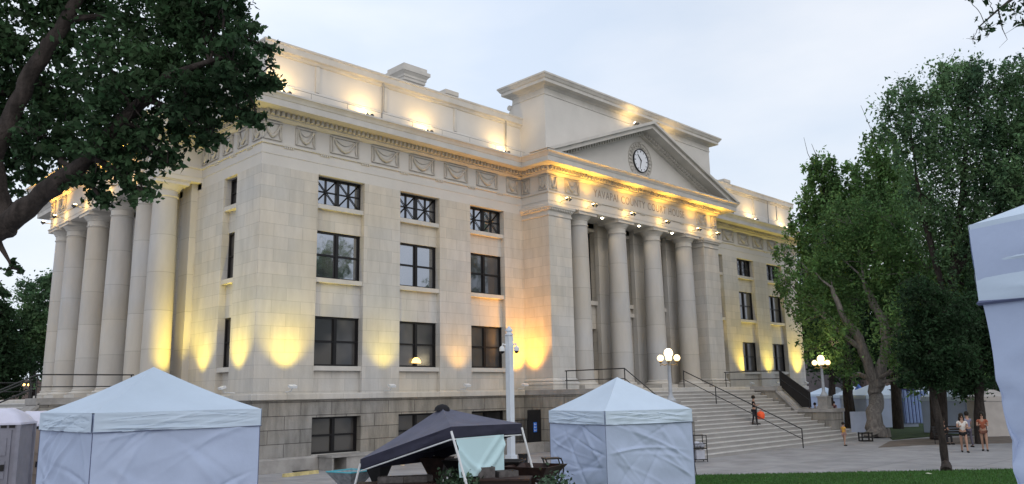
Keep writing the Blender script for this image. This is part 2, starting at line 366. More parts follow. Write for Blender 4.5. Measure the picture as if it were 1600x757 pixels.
# band profiles
w = MB(); w.sweep(FOOT, [(0,13.74),(.07,13.74),(.07,13.82),(0,13.84)]); w.sweep(FOOT, [(-.02,13.30),(.02,13.30),(.02,13.33),(-.02,13.33)])
def guttae(cx, cy, ax):
    for k in range(5):
        d = (k-2)*.1
        if ax == 'x': w.box(cx+d-.03, cx+d+.03, cy-.06, cy, 13.66, 13.735)
        else: w.box(cx-.06, cx, cy+d-.03, cy+d+.03, 13.66, 13.735)
FPX = [.43+.0, 2.04, 4.07, 6.38, 8.61, 10.86, 13.06, 14.96]
gp = [(FPX[i]+FPX[i+1])/2 for i in range(7)]
for x in gp: guttae(x, 0, 'x'); guttae(LEN-x, 0, 'x')
for x in (17.0,20.0,22.1,24.3,26.5,28.6,31.6): guttae(x, -PO, 'x')
for y in (1.1,2.6,4.3): guttae(0, y, 'y')
w.build('architrave_moulding', TRIM, court)
w = MB(); w.sweep(FOOT, [(0,14.78),(.08,14.80),(.16,14.88),(.2,14.90),(.2,14.96),(.24,15.0),(.24,15.16),(.92,15.16),(.98,15.12),(1.04,15.12),(1.04,15.40),(1.07,15.42),(1.10,15.50),(1.17,15.60),(1.22,15.62),(1.22,15.70),(.3,15.80),(0,15.80)])
w.build('cornice', TRIM, court)
w = MB()
def dent(p, q):
    p = Vector(p); q = Vector(q); d = (q-p); Ln = d.length; d.normalize(); nn = Vector((d.y,-d.x)); k = int(Ln/.24)
    for i in range(k+1):
        c = p+d*(Ln*i/k); a = c-d*.065+nn*.2; b = c+d*.065+nn*.42
        w.box(min(a.x,b.x), max(a.x,b.x), min(a.y,b.y), max(a.y,b.y), 14.96, 15.155)
for i in range(len(FOOT)):
    if i in (5,6): continue
    dent(FOOT[i], FOOT[(i+1)%len(FOOT)])
w.build('dentil_course', TRIM, court)
# frieze panels with carved swags
REL = mat('carved_relief', (.50, .475, .435), .9, .08, 3, .3, 25)
def panel_mesh(wd, fn, kind='swag'):
    p = MB(fn); hw = wd/2; z0, z1 = 13.93, 14.70
    for a in ((-hw-.03, -hw+.03, z0, z1), (hw-.03, hw+.03, z0, z1), (-hw-.03, hw+.03, z1-.03, z1+.04), (-hw, hw, z0-.01, z0+.03)): p.box(a[0], a[1], -.07, 0, a[2], a[3])
    n = 14; pts = []; rs = []
    for i in range(n+1):
        t = i/n; pts.append(((t-.5)*wd*.72, -.05, z1-.13-(.46)*math.sin(PI*t)**.8)); rs.append(.035+.045*math.sin(PI*t)+.012*(i%2))
    p.tube(pts, rs, 6)
    if wd > .9:
        pts = [((t/8-.5)*wd*.6, -.03, z1-.12-.2*math.sin(PI*t/8)) for t in range(9)]; p.tube(pts, .022, 5)
    for s in (-1, 1):
        x = s*wd*.40
        p.tube([(x-.02, -.04, z1-.1), (x+.02*s, -.05, z1-.3), (x+.01, -.04, z1-.5), (x+.04*s, -.04, z0+.08)], [.06,.03,.055,.02], 6)
        p.ball((x, -.05, z1-.1), .07, 8)
    p.ball((0, -.05, z0+.16), .09, 8)
    return p
def fpanel(wd, fn): return panel_mesh(wd, fn).build('frieze_panel', REL, court, smooth=True)
WD = [.86, .94, 1.5, 1.56, 1.56, 1.55, 1.5, .84]
for x, wd in zip(FPX, WD):
    for X in (x, LEN-x): fpanel(wd, lambda v, X=X: (v[0]+X, v[1], v[2]))
for y, wd in ((.43,.8),(1.75,.9),(3.2,.9),(4.6,.9),(5.5,.5)): fpanel(wd, lambda v, y=y: (v[1], v[0]+y, v[2]))
for x, wd in ((16.15,.6),(17.72,1.15),(30.95,1.15),(32.45,.6)): fpanel(wd, lambda v, x=x: (v[0]+x, v[1]-PO, v[2]))
for y, wd in ((-1.65,.55),(-.4,.5)): fpanel(wd, lambda v, y=y: (v[1]+PX0, v[0]+y, v[2]))
for y, wd in ((6.4,.8),(8.0,1.2),(20.0,1.2),(21.7,.7)): fpanel(wd, lambda v, y=y: (v[1]-PO, v[0]+y, v[2]))
for x, wd in ((-1.5,.6),): fpanel(wd, lambda v, x=x: (v[0]+x, v[1]+SY0, v[2]))
# lettering
def text_mesh(name, s, size, mt, parent, loc, width=None, rot=(R(90),0,0), ext=.006, sx=None):
    c = bpy.data.curves.new(name, 'FONT'); c.body = s; c.size = size; c.extrude = ext; c.align_x = 'CENTER'; c.space_character = 1.12; c.space_word = 1.25
    o = bpy.data.objects.new(name, c); COL.objects.link(o); dg = bpy.context.evaluated_depsgraph_get(); dg.update()
    me = bpy.data.meshes.new_from_object(o.evaluated_get(dg)); bpy.data.objects.remove(o)
    me.materials.clear(); me.materials.append(mt); o = bpy.data.objects.new(name, me); put(o, parent); o.location = loc; o.rotation_euler = rot
    if width:
        xs = [v.co.x for v in me.vertices]; k = width/(max(xs)-min(xs)); o.scale = (k, 1, 1)
    return o
text_mesh('lettering', 'YAVAPAI COUNTY COURT HOUSE', .66, LETTER, court, (24.3, -PO-.004, 14.11), 9.3)
# belt, base courses
FB = [(0,0),(PX0,0),(PX0,-4.3),(PX1,-4.3),(PX1,0),(LEN,0),(LEN,DEP),(0,DEP),(0,SY1),(-4.3,SY1),(-4.3,SY0),(0,SY0)]
w = MB(); w.sweep(FB, [(0,2.88),(.10,2.90),(.12,2.92),(.12,3.12),(.10,3.16),(-.3,3.162)]); w.build('belt_course', STONE, court)
for xa, xb in ((PX0, PX0+1.82), (PX1-1.82, PX1)):
    w = MB(); w.sweep([(xa,0),(xa,-PO),(xb,-PO),(xb,0)], [(0,3.16),(.12,3.16),(.12,3.40),(.16,3.42),(.16,3.5),(.08,3.56),(.12,3.62),(.08,3.68),(0,3.74)], closed=False)
    w.build('pier_base', STONE, court)
for xa, xb in ((PX0, PX0+1.82), (PX1-1.82, PX1)): w = MB(); w.box(xa, xb, -PO, 0, ZT, 13.1); w.build('portico_pier', STONE, court)
for xa, xb in ((PX0, PX0+1.82), (PX1-1.82, PX1)):
    w = MB(); w.sweep([(xa,0),(xa,-PO),(xb,-PO),(xb,0)], [(0,12.45),(.05,12.47),(.05,12.56),(.02,12.58),(.02,12.72),(.08,12.76),(.14,12.86),(.2,12.90),(.2,13.04),(.16,13.09),(0,13.095)], closed=False)
    k = int(1.9/.14)
    for i in range(k): x = xa-.03+i*.14; w.box(x, x+.07, -PO-.17, -PO, 12.78, 12.87)
    for i in range(13): y = -PO+i*.14; w.box(xa-.17, xa, y, y+.07, 12.78, 12.87)
    w.build('pier_capital', TRIM, court)
# columns
def column(cx, cy):
    r0, r1 = .63, .535
    prof = []
    for i in range(11):
        t = i/10; prof.append((r0-(r0-r1)*t**1.5, 3.62+(12.35-3.62)*t))
    b = MB(); b.lathe((cx,cy,0), prof, 32); c = b.build('column', COLM, court, smooth=True)
    b = MB(); b.box(cx-.82, cx+.82, cy-.82, cy+.82, ZT, 3.38)
    b.lathe((cx,cy,0), [(.80,3.38),(.83,3.44),(.80,3.5),(.70,3.53),(.67,3.58),(.71,3.61),(.63,3.66)], 32); b.build('column_base', TRIM, c, smooth=True)
    b = MB(); b.lathe((cx,cy,0), [(.535,12.3),(.58,12.33),(.58,12.37),(.545,12.39),(.55,12.62),(.6,12.64),(.6,12.68),(.64,12.72),(.74,12.84),(.76,12.88)], 32)
    b.box(cx-.78, cx+.78, cy-.78, cy+.78, 12.88, 13.04); b.box(cx-.82, cx+.82, cy-.82, cy+.82, 13.04, 13.1)
    b.build('column_capital', TRIM, c, smooth=True)
for x in cols_f: column(x, -1.32)
for y in (6.72, 8.72, 12.2, 15.75, 19.25, 21.3): column(-1.32, y)
# windows
def window(x, z0, z1, kind, fn=None, wd=WW, gl=GL_MID):
    f = MB(fn); T = .085; y0, y1 = RY-.02, RY+.1; h = z1-z0
    f.box(x, x+wd, y0, y1, z1-T, z1); f.box(x, x+wd, y0, y1, z0, z0+T); f.box(x, x+T, y0, y1, z0+T, z1-T); f.box(x+wd-T, x+wd, y0, y1, z0+T, z1-T)
    if kind == 'slit':
        f.box(x+T, x+wd-T, y0+.01, y1, (z0+z1)/2-.03, (z0+z1)/2+.03)
    else:
        c = x+wd/2; f.box(c-.07, c+.07, y0-.01, y1, z0+T, z1-T)
        if kind == 'star':
            for s0, s1 in ((x+T, c-.07), (c+.07, x+wd-T)):
                m_ = (s0+s1)/2; zm = (z0+z1)/2; t = .022
                f.box(m_-t, m_+t, y0+.01, y1-.02, z0+T, z1-T); f.box(s0, s1, y0+.012, y1-.02, zm-t, zm+t)
                for sg in (1,-1):
                    f.tube([(s0, y0+.035, zm-sg*(h/2-T)), (s1, y0+.035, zm+sg*(h/2-T))], .026, 4)
        elif kind == 'tall':
            for k in range(1, 7): z = z0+(z1-z0)*k/7; f.box(x+T, x+wd-T, y0+.01, y1, z-.02, z+.02)
            f.box(x+wd*.25-.02, x+wd*.25+.02, y0+.012, y1, z0, z1); f.box(x+wd*.75-.02, x+wd*.75+.02, y0+.012, y1, z0, z1)
        else:
            zm = z0+h*.5; f.box(x+T, x+wd-T, y0+.01, y1, zm-.04, zm+.04)
            for s0, s1 in ((x+T, c-.07), (c+.07, x+wd-T)):
                f.box(s0, s0+.04, y0+.03, y1, z0+T, z1-T); f.box(s1-.04, s1, y0+.03, y1, z0+T, z1-T)
    o = f.build('window', FRAME, court)
    p = MB(fn); p.box(x+.02, x+wd-.02, RY+.06, RY+.075, z0+.02, z1-.02); p.build('pane', gl, o)
    if kind != 'tall':
        s = MB(fn); s.box(x, x+wd, .06 if kind != 'slit' else .05, RY+.1, z0-.2, z0); s.build('sill', TRIM, o)
    return o
allw = []
for x in wx+wxr:
    for (z0, z1), kd, gl in zip(ROW, ('pair','pair','star'), (GL_LO, GL_HI if x < 8 else GL_MID, GL_HI if x < 14 else GL_MID)):
        o = window(x, z0, z1, kd, gl=gl); allw.append((x, z0, o))
        if abs(x-wx[1]) < .01 and z0 == 4.32:
            b = MB(); b.prism([(x+1.25+.27*math.cos(PI*k/12), 4.52+.27*math.sin(PI*k/12)) for k in range(13)], .30, .33, 'y')
            b.build('lit_fanlight', mat('warm_lamp', (1,.6,.2), emit=(1,.62,.18), es=3.0), o)
SW = lambda v: (v[1], v[0], v[2])
for y0, y1 in SB:
    for z0, z1 in ROW: window(y0, z0, z1, 'slit', SW, y1-y0, GL_LO)
for c in bays_f:
    window(c-1.22, 8.37, 12.55, 'tall', None, 2.44, GL_LO)
    if abs(c-XC) > .1: window(c-1.22, 4.3, 6.68, 'tall', None, 2.44, GL_LO)
d = MB(); d.box(23.45, 24.28, .3, .36, ZT+.002, 7.28); d.box(24.32, 25.15, .3, .36, ZT+.002, 7.28); dr = d.build('door', mat('bronze_door', (.045,.03,.02), .4), court)
d = MB(); d.box(24.18, 24.22, .22, .3, 4.1, 4.5); d.build('handle', mat('brass', (.6,.4,.15), .3, metal=1), dr)
# basement
w = MB()
def base_run(xa, xb, bays):
    cur = xa
    for x in bays: w.box(cur, x, .03, .8, .0, 2.88); cur = x+WW
    w.box(cur, xb, .03, .8, .0, 2.88)
    for x in bays: w.box(x, x+WW, .03, .8, 2.15, 2.88); w.box(x, x+WW, .03, .8, 0, .56)
base_run(.03, PX0, wx); base_run(PX1, LEN-.03, wxr)
w.box(.03, .8, .8, DEP, 0, 2.88); w.box(LEN-.8, LEN-.03, .8, DEP, 0, 2.88); w.box(.8, LEN-.8, DEP-.8, DEP-.03, 0, 2.88)
w.build('basement_wall', STONEB, court)
for x in wx: window(x, .6, 2.15, 'pair', None, WW, GL_LO)
w = MB(); FBB = [(0,0),(PX0,0),(PX0,-4.3),(PX0,-6.2)]
BASEC = mat('base_course_stone', (.38,.365,.35), .9, .18, 1.2, .3, 10)
w.sweep([(0,SY0),(0,0),(PX0,0),(PX0,-6.2)], [(0,.0),(.14,.0),(.14,.50),(.10,.56),(0,.58)], closed=False)
w.build('base_course', BASEC, court); w = MB()
w.sweep([(PX1,-6.2),(PX1,0),(LEN,0),(LEN,DEP)], [(0,.0),(.14,.0),(.14,.50),(.10,.56),(0,.58)], closed=False)
w.build('base_course', BASEC, court)
# porticoes: terrace, steps, cheek walls  (local: s across, o outward)
def portico(fn, HW, nm):
    t = MB(fn); t.box(-HW, HW, 0, 4.3, 0, 2.9)
    for s in (-1, 1):
        a, b = sorted((s*HW, s*(HW-1.4))); t.box(a, b, 4.3, 6.2, 0, 2.9)
        t.prism([(6.2,0),(6.2,2.75),(7.5,1.58),(9.6,1.58),(9.6,0)], a, b, 'x')
    t.build('terrace_wall', STONEB, court)
    c = MB(fn); c.box(-HW-.06, HW+.06, .0, 4.3, 2.9, 3.155)
    for s in (-1, 1):
        a, b = sorted((s*(HW+.08), s*(HW-1.48))); c.box(a, b, 4.3, 6.28, 2.895, 3.158)
        c.prism([(6.15,2.80),(6.15,2.97),(7.45,1.77),(9.7,1.77),(9.7,1.58),(7.42,1.58)], a, b, 'x')
        c.box(s*(HW-.7)-.36, s*(HW-.7)+.36, 8.5, 9.2, 1.77, 1.92); c.box(s*(HW-.7)-.29, s*(HW-.7)+.29, 8.56, 9.14, 1.92, 2.42); c.box(s*(HW-.7)-.34, s*(HW-.7)+.34, 8.52, 9.18, 2.42, 2.5)
    c.build('coping', BASEC, court)
    st = MB(fn); ns_ = MB(fn); n = 17; tr = 6.7/n; rs = ZT/n
    for k in range(n-1):
        o0 = 4.3+k*tr; o1 = o0+tr; z = ZT-(k+1)*rs; hw = HW-1.4; ext = HW+.15
        if o1 <= 9.6: st.box(-hw, hw, o0, o1, 0, z)
        else:
            if o0 < 9.6: st.box(-hw, hw, o0, 9.6, 0, z)
            st.box(-ext, ext, max(o0, 9.6), o1, 0, z)
        # nosing, coloured pale to stand in for skylight on the tread edge
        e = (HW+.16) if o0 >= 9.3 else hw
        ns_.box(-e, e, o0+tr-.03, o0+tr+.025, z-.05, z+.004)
    so = st.build('staircase', STEP, court); ns_.build('step_nosing', mat('sky_lit_step_edge', (.62,.61,.60), .8, .08, 2.5), so)
def portico2(fn, HW):
    return portico(fn, HW, '')
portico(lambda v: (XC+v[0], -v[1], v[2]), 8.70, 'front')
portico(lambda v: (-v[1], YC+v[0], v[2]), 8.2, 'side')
# pediment
AP = 19.42; ZB = 15.72; XL, XR = 14.5, 34.1; sl = (AP-ZB)/(XC-XL)
w = MB(); w.prism([(PX0-.05,15.80),(PX1+.05,15.80),(XC,AP-.62)], -PO-.02, -1.86, 'y'); w.build('tympanum', ATTIC, court)
def rake(zlo, zhi, y0, y1, mb):
    # both slopes as one chevron between two vertical offsets
    def xat(off): return (ZB-(AP+off))/sl          # negative distance from centre where the line reaches ZB
    a = xat(zhi); b = xat(zlo)
    mb.prism([(XC+a,ZB),(XC,AP+zhi),(XC-a,ZB),(XC-b,ZB),(XC,AP+zlo),(XC+b,ZB)], y0, y1, 'y')
w = MB(); rake(-.16, .02, -3.26, -1.86, w); rake(-.42, -.16, -3.08, -1.862, w); rake(-.66, -.42, -2.25, -1.864, w); w.build('raking_cornice', TRIM, court)
w = MB()
for s in (-1, 1):
    for i in range(int(9.0/.24)):
        x = .3+i*.24; zt = AP-.43-x*sl
        if zt-.2 < 15.85: break
        X = XC+s*x; w.add([(X-.06,-2.46,zt+s*.06*sl-.16),(X+.06,-2.46,zt-s*.06*sl-.16),(X+.06,-2.25,zt-s*.06*sl-.16),(X-.06,-2.25,zt+s*.06*sl-.16),(X-.06,-2.46,zt+s*.06*sl),(X+.06,-2.46,zt-s*.06*sl),(X+.06,-2.25,zt-s*.06*sl),(X-.06,-2.25,zt+s*.06*sl)],
              [(0,3,2,1),(4,5,6,7),(0,1,5,4),(1,2,6,5),(2,3,7,6),(3,0,4,7)])
w.build('raking_dentil', TRIM, court)
# clock
CX, CZ, CY = 24.3, 17.12, -2.03
YF = lambda v: (CX+v[0], CY-v[2], CZ+v[1])
k = MB(YF); k.lathe((0,0,0), [(.70,.0),(.70,.09),(.72,.11),(.75,.11),(.76,.0)], 48); clk = k.build('clock', mat('dark_clock_ring', (.05,.05,.055), .5), court, smooth=True)
k = MB(YF); k.lathe((0,0,0), [(.0,.06),(.70,.061)], 48); k.build('clock_face', mat('white_clock_face', (.78,.80,.85), .4, .03), clk)
k = MB(YF); k.tube([(0,0,.09),(-.34,.38,.09)], [.035,.015], 6); k.tube([(0,0,.10),(-.17,-.56,.10)], [.028,.012], 6)
for i in range(12):
    a = PI*i/6; k.tube([(.55*math.cos(a),.55*math.sin(a),.07),(.64*math.cos(a),.64*math.sin(a),.07)], .018 if i%3 else .03, 5)
k.build('clock_hands', mat('black_hands', (.02,.02,.02), .5), clk)
k = MB(YF)
for i in range(26):
    a = 2*PI*i/26; c, s_ = math.cos(a), math.sin(a)
    k.ball((.98*c, .98*s_, .04), .085, 8, (1,1,.6)); k.ball((1.06*c*1.02, 1.06*s_*1.02, .03), .05, 6)
k.ball((0,-1.13,.05), .14, 8); k.ball((0,1.12,.05), .12, 8)
k.tube([(1.19*math.cos(2*PI*i/48),1.19*math.sin(2*PI*i/48),.02) for i in range(49)], .03, 6); k.tube([(.85*math.cos(2*PI*i/48),.85*math.sin(2*PI*i/48),.02) for i in range(49)], .03, 6)
k.build('clock_wreath', REL, clk, smooth=True)
# tower block above the pediment
w = MB(); w.box(PX0+.1, PX1-.1, -1.85, .6, 15.79, 19.75); w.build('attic_block', ATTIC, court)
w = MB(); T = [(PX0+.1,-1.85),(PX1-.1,-1.85),(PX1-.1,.6),(PX0+.1,.6)]
w.sweep(T, [(0,19.42),(.04,19.44),(.04,19.50),(.02,19.52),(.02,19.80),(.08,19.84),(.14,19.92),(.42,19.95),(.5,19.95),(.5,20.12),(.56,20.16),(.64,20.3),(.68,20.32),(.68,20.42),(.2,20.46),(.2,20.66),(-.1,20.66)])
w.box(PX0+.1, PX1-.1, -1.85, .6, 20.3, 20.69)
w.build('attic_cornice', TRIM, court)
w = MB()
for x0 in (PX0+.12, PX1-.62):
    pr = []
    for i in range(13):
        t = i/12; pr.append((.6+.22+.75*(1-t)**2.2+.12*math.sin(PI*t*1.6), 18.25+1.5*t))
    w.prism([(.6,18.25)]+pr+[(.6,19.75)], x0, x0+.5, 'x'); w.tube([(x0-.03,1.3,18.5),(x0+.53,1.3,18.5)], .22, 14); w.tube([(x0-.04,.95,19.35),(x0+.54,.95,19.35)], .16, 14)
w.build('scroll_bracket', TRIM, court)
# parapet
w = MB(); INP = [(.1,.1),(LEN-.1,.1),(LEN-.1,DEP-.1),(.1,DEP-.1)]
w.sweep(INP, [(-.4,15.75),(.10,15.75),(.10,16.55),(.05,16.60),(0,16.62),(0,17.86),(-.4,17.9)])
w.build('parapet', ATTIC, court)
w = MB(); w.sweep(INP, [(-.5,17.86),(0,17.86),(.06,17.9),(.10,18.0),(.20,18.06),(.20,18.34),(.24,18.38),(.24,18.46),(.05,18.52),(-.5,18.52)])
w.box(10.1, 11.0, -.12, .4, 18.51, 18.74); w.box(LEN-11.0, LEN-10.1, -.12, .4, 18.51, 18.74); w.build('parapet_coping', TRIM, court)
for x in (2.6, 6.4, 10.9, 14.6):
    for X in (x, LEN-x): w = MB(); w.box(X-.09, X+.09, .02, .1, 16.62, 17.86); w.build('parapet_pilaster', TRIM, court)
for x in (6.3, 14.7, LEN-4.2): w = MB(); w.tube([(x-.16,-.02,16.1),(x-.16,-.06,18.0)], .03, 6); w.build('downpipe', mat('grey_pipe', (.25,.25,.25), .6), court)
# roof railing wire
w = MB(); w.tube([(0,-.3,16.35),(PX0,-.3,16.35)], .012, 4); 
for i in range(9): w.tube([(.2+i*1.9,-.3,15.78),(.2+i*1.9,-.3,16.35)], .012, 4)
w.build('roof_wire', mat('grey_pipe', (.25,.25,.25)), court)
# chimney
w = MB(); w.box(10.6, 12.0, 4.1, 5.4, 15.8, 20.7); ch = w.build('chimney', TRIM, court)
w = MB(); w.sweep([(10.6,4.1),(12.0,4.1),(12.0,5.4),(10.6,5.4)], [(0,20.0),(.05,20.02),(.05,20.12),(0,20.14),(0,20.6),(.07,20.66),(.07,20.8),(.12,20.84),(.12,20.96),(.24,21.12),(.28,21.14),(.28,21.34),(.14,21.4),(.14,21.6),(-.3,21.65)]); w.box(10.59,12.01,4.09,5.41,20.7,21.6); w.build('chimney_cap', TRIM, ch)
# iron areaway gate on a ledge
w = MB(); w.box(13.2, 15.6, -1.35, -.14, 0, .52); w.build('ledge', BASEC, court)
# ------------------------------------------------------------ flood lights
WHITEM = mat('white_painted_metal', (.7,.72,.74), .5, .05)
def washer(x, y, ax, col, en, label, grp='floodlights on the belt course'):
    if ax == 'f': loc, aim = (x, -.66, 3.36), (x, .25, 5.4)
    else: loc, aim = (-.66, y, 3.36), (.25, y, 5.4)
    t = thing('floodlight', label, 'floodlight', loc if ax == 'f' else loc, 0 if ax == 'f' else -PI/2, grp)
    b = MB(); b.add([(-.16,-.10,.0),(.16,-.10,.0),(.16,.10,.07),(-.16,.10,.07),(-.16,-.13,.09),(.16,-.13,.09),(.16,.06,.16),(-.16,.06,.16)],[(0,3,2,1),(4,5,6,7),(0,1,5,4),(1,2,6,5),(2,3,7,6),(3,0,4,7)])
    b.build('housing', WHITEM, t)
    b = MB(); b.tube([(0,.02,.0),(0,.08,-.10),(0,.55,-.14)], .022, 6); b.build('bracket', WHITEM, t)
    d = bpy.data.lights.new('bulb', 'SPOT'); d.energy = en; d.color = col; d.spot_size = R(96); d.spot_blend = 1; d.shadow_soft_size = .2; d.energy = en*1.6
    o = bpy.data.objects.new('bulb', d); put(o, t); o.location = (0, -.10, .2); v = Vector((0, .07, 1.0)); o.rotation_euler = v.to_track_quat('-Z','Y').to_euler()
    return t
YEL = (1, .76, .09); AMB = (1, .50, .05); WRM = (1, .66, .25)
washer(1.4, 0, 'f', YEL, 520, 'white floodlight under the yellow glow right of the building corner')
washer(6.4, 0, 'f', YEL, 260, 'white floodlight between the first and second ground floor windows, soft yellow glow')
washer(10.95, 0, 'f', AMB, 260, 'white floodlight between the second and third ground floor windows, amber glow')
washer(15.0, 0, 'f', (1,.42,.03), 1500, 'white floodlight in the inner corner by the portico pier, strong orange glow')
washer(34.3, 0, 'f', YEL, 300, 'floodlight just right of the front portico, yellow glow behind the handrail')
washer(38.6, 0, 'f', YEL, 520, 'floodlight between two right wing windows, yellow glow')
washer(42.5, 0, 'f', YEL, 520, 'floodlight between the outer right wing windows, yellow glow')
washer(47.2, 0, 'f', YEL, 800, 'floodlight at the far right corner of the front wall, bright yellow glow')
washer(0, 1.3, 's', YEL, 520, 'white floodlight round the corner on the side wall, yellow glow beside the slit windows')
washer(0, 4.7, 's', YEL, 520, 'floodlight on the side wall behind the left tent peak')
spot((-.95, 5.0, 3.5), (-1.2, 6.3, 7.0), 620, YEL, 75, 1.0, .12)
def flood2(loc, label, aim_up, grp, col=AMB, en=110, dirs=((-.5,-.1,1),(.5,-.1,1))):
    t = thing('twin_spotlight', label, 'spotlight', loc, 0, grp)
    b = MB(); b.tube([(0,.55 if aim_up else .2,.02),(0,.0,.0)], .02, 6); b.build('arm', mat('dark_metal', (.08,.08,.08), .5), t)
    for s, dv in zip((-1,1), dirs):
        h = MB(); d_ = Vector(dv).normalized(); c = Vector((s*.13,0,.04)); h.tube([c-d_*.10, c, c+d_*.06], [.04,.08,.10], 10); h.build('lamp_head', mat('dark_metal', (.08,.08,.08), .5), t)
        g = MB(); g.tube([c+d_*.062, c+d_*.075], [.085,.08], 10); g.build('lens', mat('lit_lens_amber' if col == AMB else 'lit_lens_warm', (1,.8,.5), emit=(1,.72,.3) if col == AMB else (1,.85,.55), es=14), t)
    dl = bpy.data.lights.new('bulb', 'SPOT'); dl.energy = en; dl.color = col; dl.spot_size = R(125 if aim_up else 165); dl.spot_blend = 1; dl.shadow_soft_size = .12
    o = bpy.data.objects.new('bulb', dl); put(o, t); o.location = (0, -.08, .22); o.rotation_euler = Vector((0, -.12 if aim_up else .6, 1)).to_track_quat('-Z','Y').to_euler()
    if aim_up:
        dl = bpy.data.lights.new('bulb', 'POINT'); dl.energy = 16; dl.color = (1,.6,.15); dl.shadow_soft_size = .08; o = bpy.data.objects.new('bulb', dl); put(o, t); o.location = (0, .30, .10)
    return t
FL = [(16.7,'over the left portico pier'),(18.95,'over the first portico column from the left'),(22.52,'over the second portico column from the left'),(26.08,'over the third portico column from the left'),(29.65,'over the fourth portico column from the left'),(32.0,'over the right portico pier')]
for x, s in FL:
    flood2((x, -2.62, 13.33), 'twin amber spotlight on the architrave '+s, True, 'amber spotlights on the front architrave', en=340)
for y, s in ((8.7,'nearest the corner'),(12.2,'second from the corner'),(15.75,'third from the corner'),(19.2,'fourth from the corner'),(21.3,'at the far end')):
    t = flood2((-2.62, y, 13.33), 'twin amber spotlight on the side portico architrave, '+s, True, 'amber spotlights on the side architrave', en=340); t.rotation_euler = (0,0,-PI/2)
# small lamps aimed down pier faces / soffit lamps
for x, s in ((20.73,'left'),(24.3,'middle'),(27.87,'right')):
    t = thing('soffit_lamp', 'small white lamp under the portico beam, '+s+' bay', 'lamp', (x, -1.7, 13.06), 0, 'lamps under the portico beam')
    b = MB(); b.lathe((0,0,0), [(.10,.04),(.12,0)], 12); b.build('trim_ring', WHITEM, t); b = MB(); b.ball((0,0,-.03), .085, 10, (1,1,.6)); b.build('bulb_glass', mat('lit_white', (1,.9,.7), emit=(1,.88,.62), es=16), t)
    d = bpy.data.lights.new('bulb','SPOT'); d.energy = 40; d.color = (1,.8,.5); d.spot_size = R(120); d.shadow_soft_size = .08; o = bpy.data.objects.new('bulb', d); put(o, t); o.location = (0,0,-.12)
for x in (16.65, 31.95):
    spot((x, -2.5, 13.0), (x, -2.02, 12.0), 14, (1,.62,.25), 60, 1, .05)
for x, s in ((.7,'at the left building corner'),(5.0,'over the second frieze swags'),(8.6,'on the cornice in the middle of the left wing'),(14.0,'beside the tall attic block'),(37.5,'on the right wing near the pediment'),(41.2,'in the middle of the right wing cornice'),(46.3,'at the right end of the cornice')):
    flood2((x, -.62, 15.9), 'twin roof spotlight, '+s, False, 'roof spotlights washing the parapet', col=WRM, en=140, dirs=((-.8,.5,.6),(.8,.5,.6)))
for x, s in ((23.2,'left of the pediment apex'),(27.3,'right of the pediment apex')):
    flood2((x, -2.7, 19.1 if x < 25 else 18.6), 'twin spotlight on the pediment, '+s, False, 'spotlights on the pediment', col=WRM, en=80, dirs=((-.8,.5,.6),(.8,.5,.6)))

# ------------------------------------------------------------ handrails
def handrail(label, pts, posts, grp='black handrails of the portico steps', H=.95, fn=None):
    t = thing('handrail', label, 'handrail', pts[0], 0, grp); o = Vector(pts[0])
    f = (lambda v: v)
    P_ = [Vector(p)-o for p in pts]
    b = MB(); b.tube([p+Vector((0,0,H)) for p in P_], .028, 8); b.build('top_rail', IRON, t)
    b = MB(); b.tube([p+Vector((0,0,H*.48)) for p in P_], .022, 8); b.build('lower_rail', IRON, t)
    for p in posts:
        p = Vector(p)-o; b = MB(); b.tube([p, p+Vector((0,0,H))], .028, 8); b.build('post', IRON, t)
    return t
handrail('black handrail down the middle of the front steps', [(24.3,-4.3,ZT),(24.3,-11.2,0)], [(24.3,-4.32,ZT),(24.3,-6.35,2.23),(24.3,-8.75,1.1),(24.3,-11.2,0)])
handrail('black handrail left of the front steps, above the middle tent', [(16.35,-2.3,ZT),(16.35,-6.2,ZT),(16.35,-8.1,1.77)], [(16.35,-2.4,ZT),(16.35,-6.2,ZT),(16.35,-7.8,1.77)])
rr = handrail('black handrail right of the front steps with dark mesh under it', [(32.1,-2.3,ZT),(32.1,-6.2,ZT),(32.1,-8.1,1.77)], [(32.1,-2.4,ZT),(32.1,-6.2,ZT),(32.1,-8.0,1.77)])
b = MB(); b.add([(0,-3.9,.92),(0,-5.8,-.45),(0,-5.8,-1.3),(0,-5.2,-1.3),(0,-3.9,-.02),(.02,-3.9,.92),(.02,-5.8,-.45),(.02,-5.8,-1.3),(.02,-5.2,-1.3),(.02,-3.9,-.02)],[(0,1,2,3,4),(9,8,7,6,5),(0,1,6,5),(1,2,7,6),(2,3,8,7),(3,4,9,8),(4,0,5,9)])
b.build('dark_mesh', mat('dark_mesh_cloth', (.02,.018,.018), .8), rr)
handrail('black handrail at left, above the white tent, nearest on the side portico', [(-2.3,6.5,ZT),(-6.1,6.5,ZT),(-10.2,6.5,1.2)], [(-2.4,6.5,ZT),(-6.1,6.5,ZT)])
handrail('black handrail down the middle of the side steps, behind the near one', [(-4.3,14,ZT),(-11.2,14,0)], [(-4.4,14,ZT),(-6.4,14,2.2),(-8.8,14,1.1)])
handrail('black handrail on the far edge of the side portico terrace', [(-2.3,21.5,ZT),(-6.1,21.5,ZT),(-8.1,21.5,1.77)], [(-2.4,21.5,ZT),(-4.4,21.5,ZT),(-6.1,21.5,ZT)])
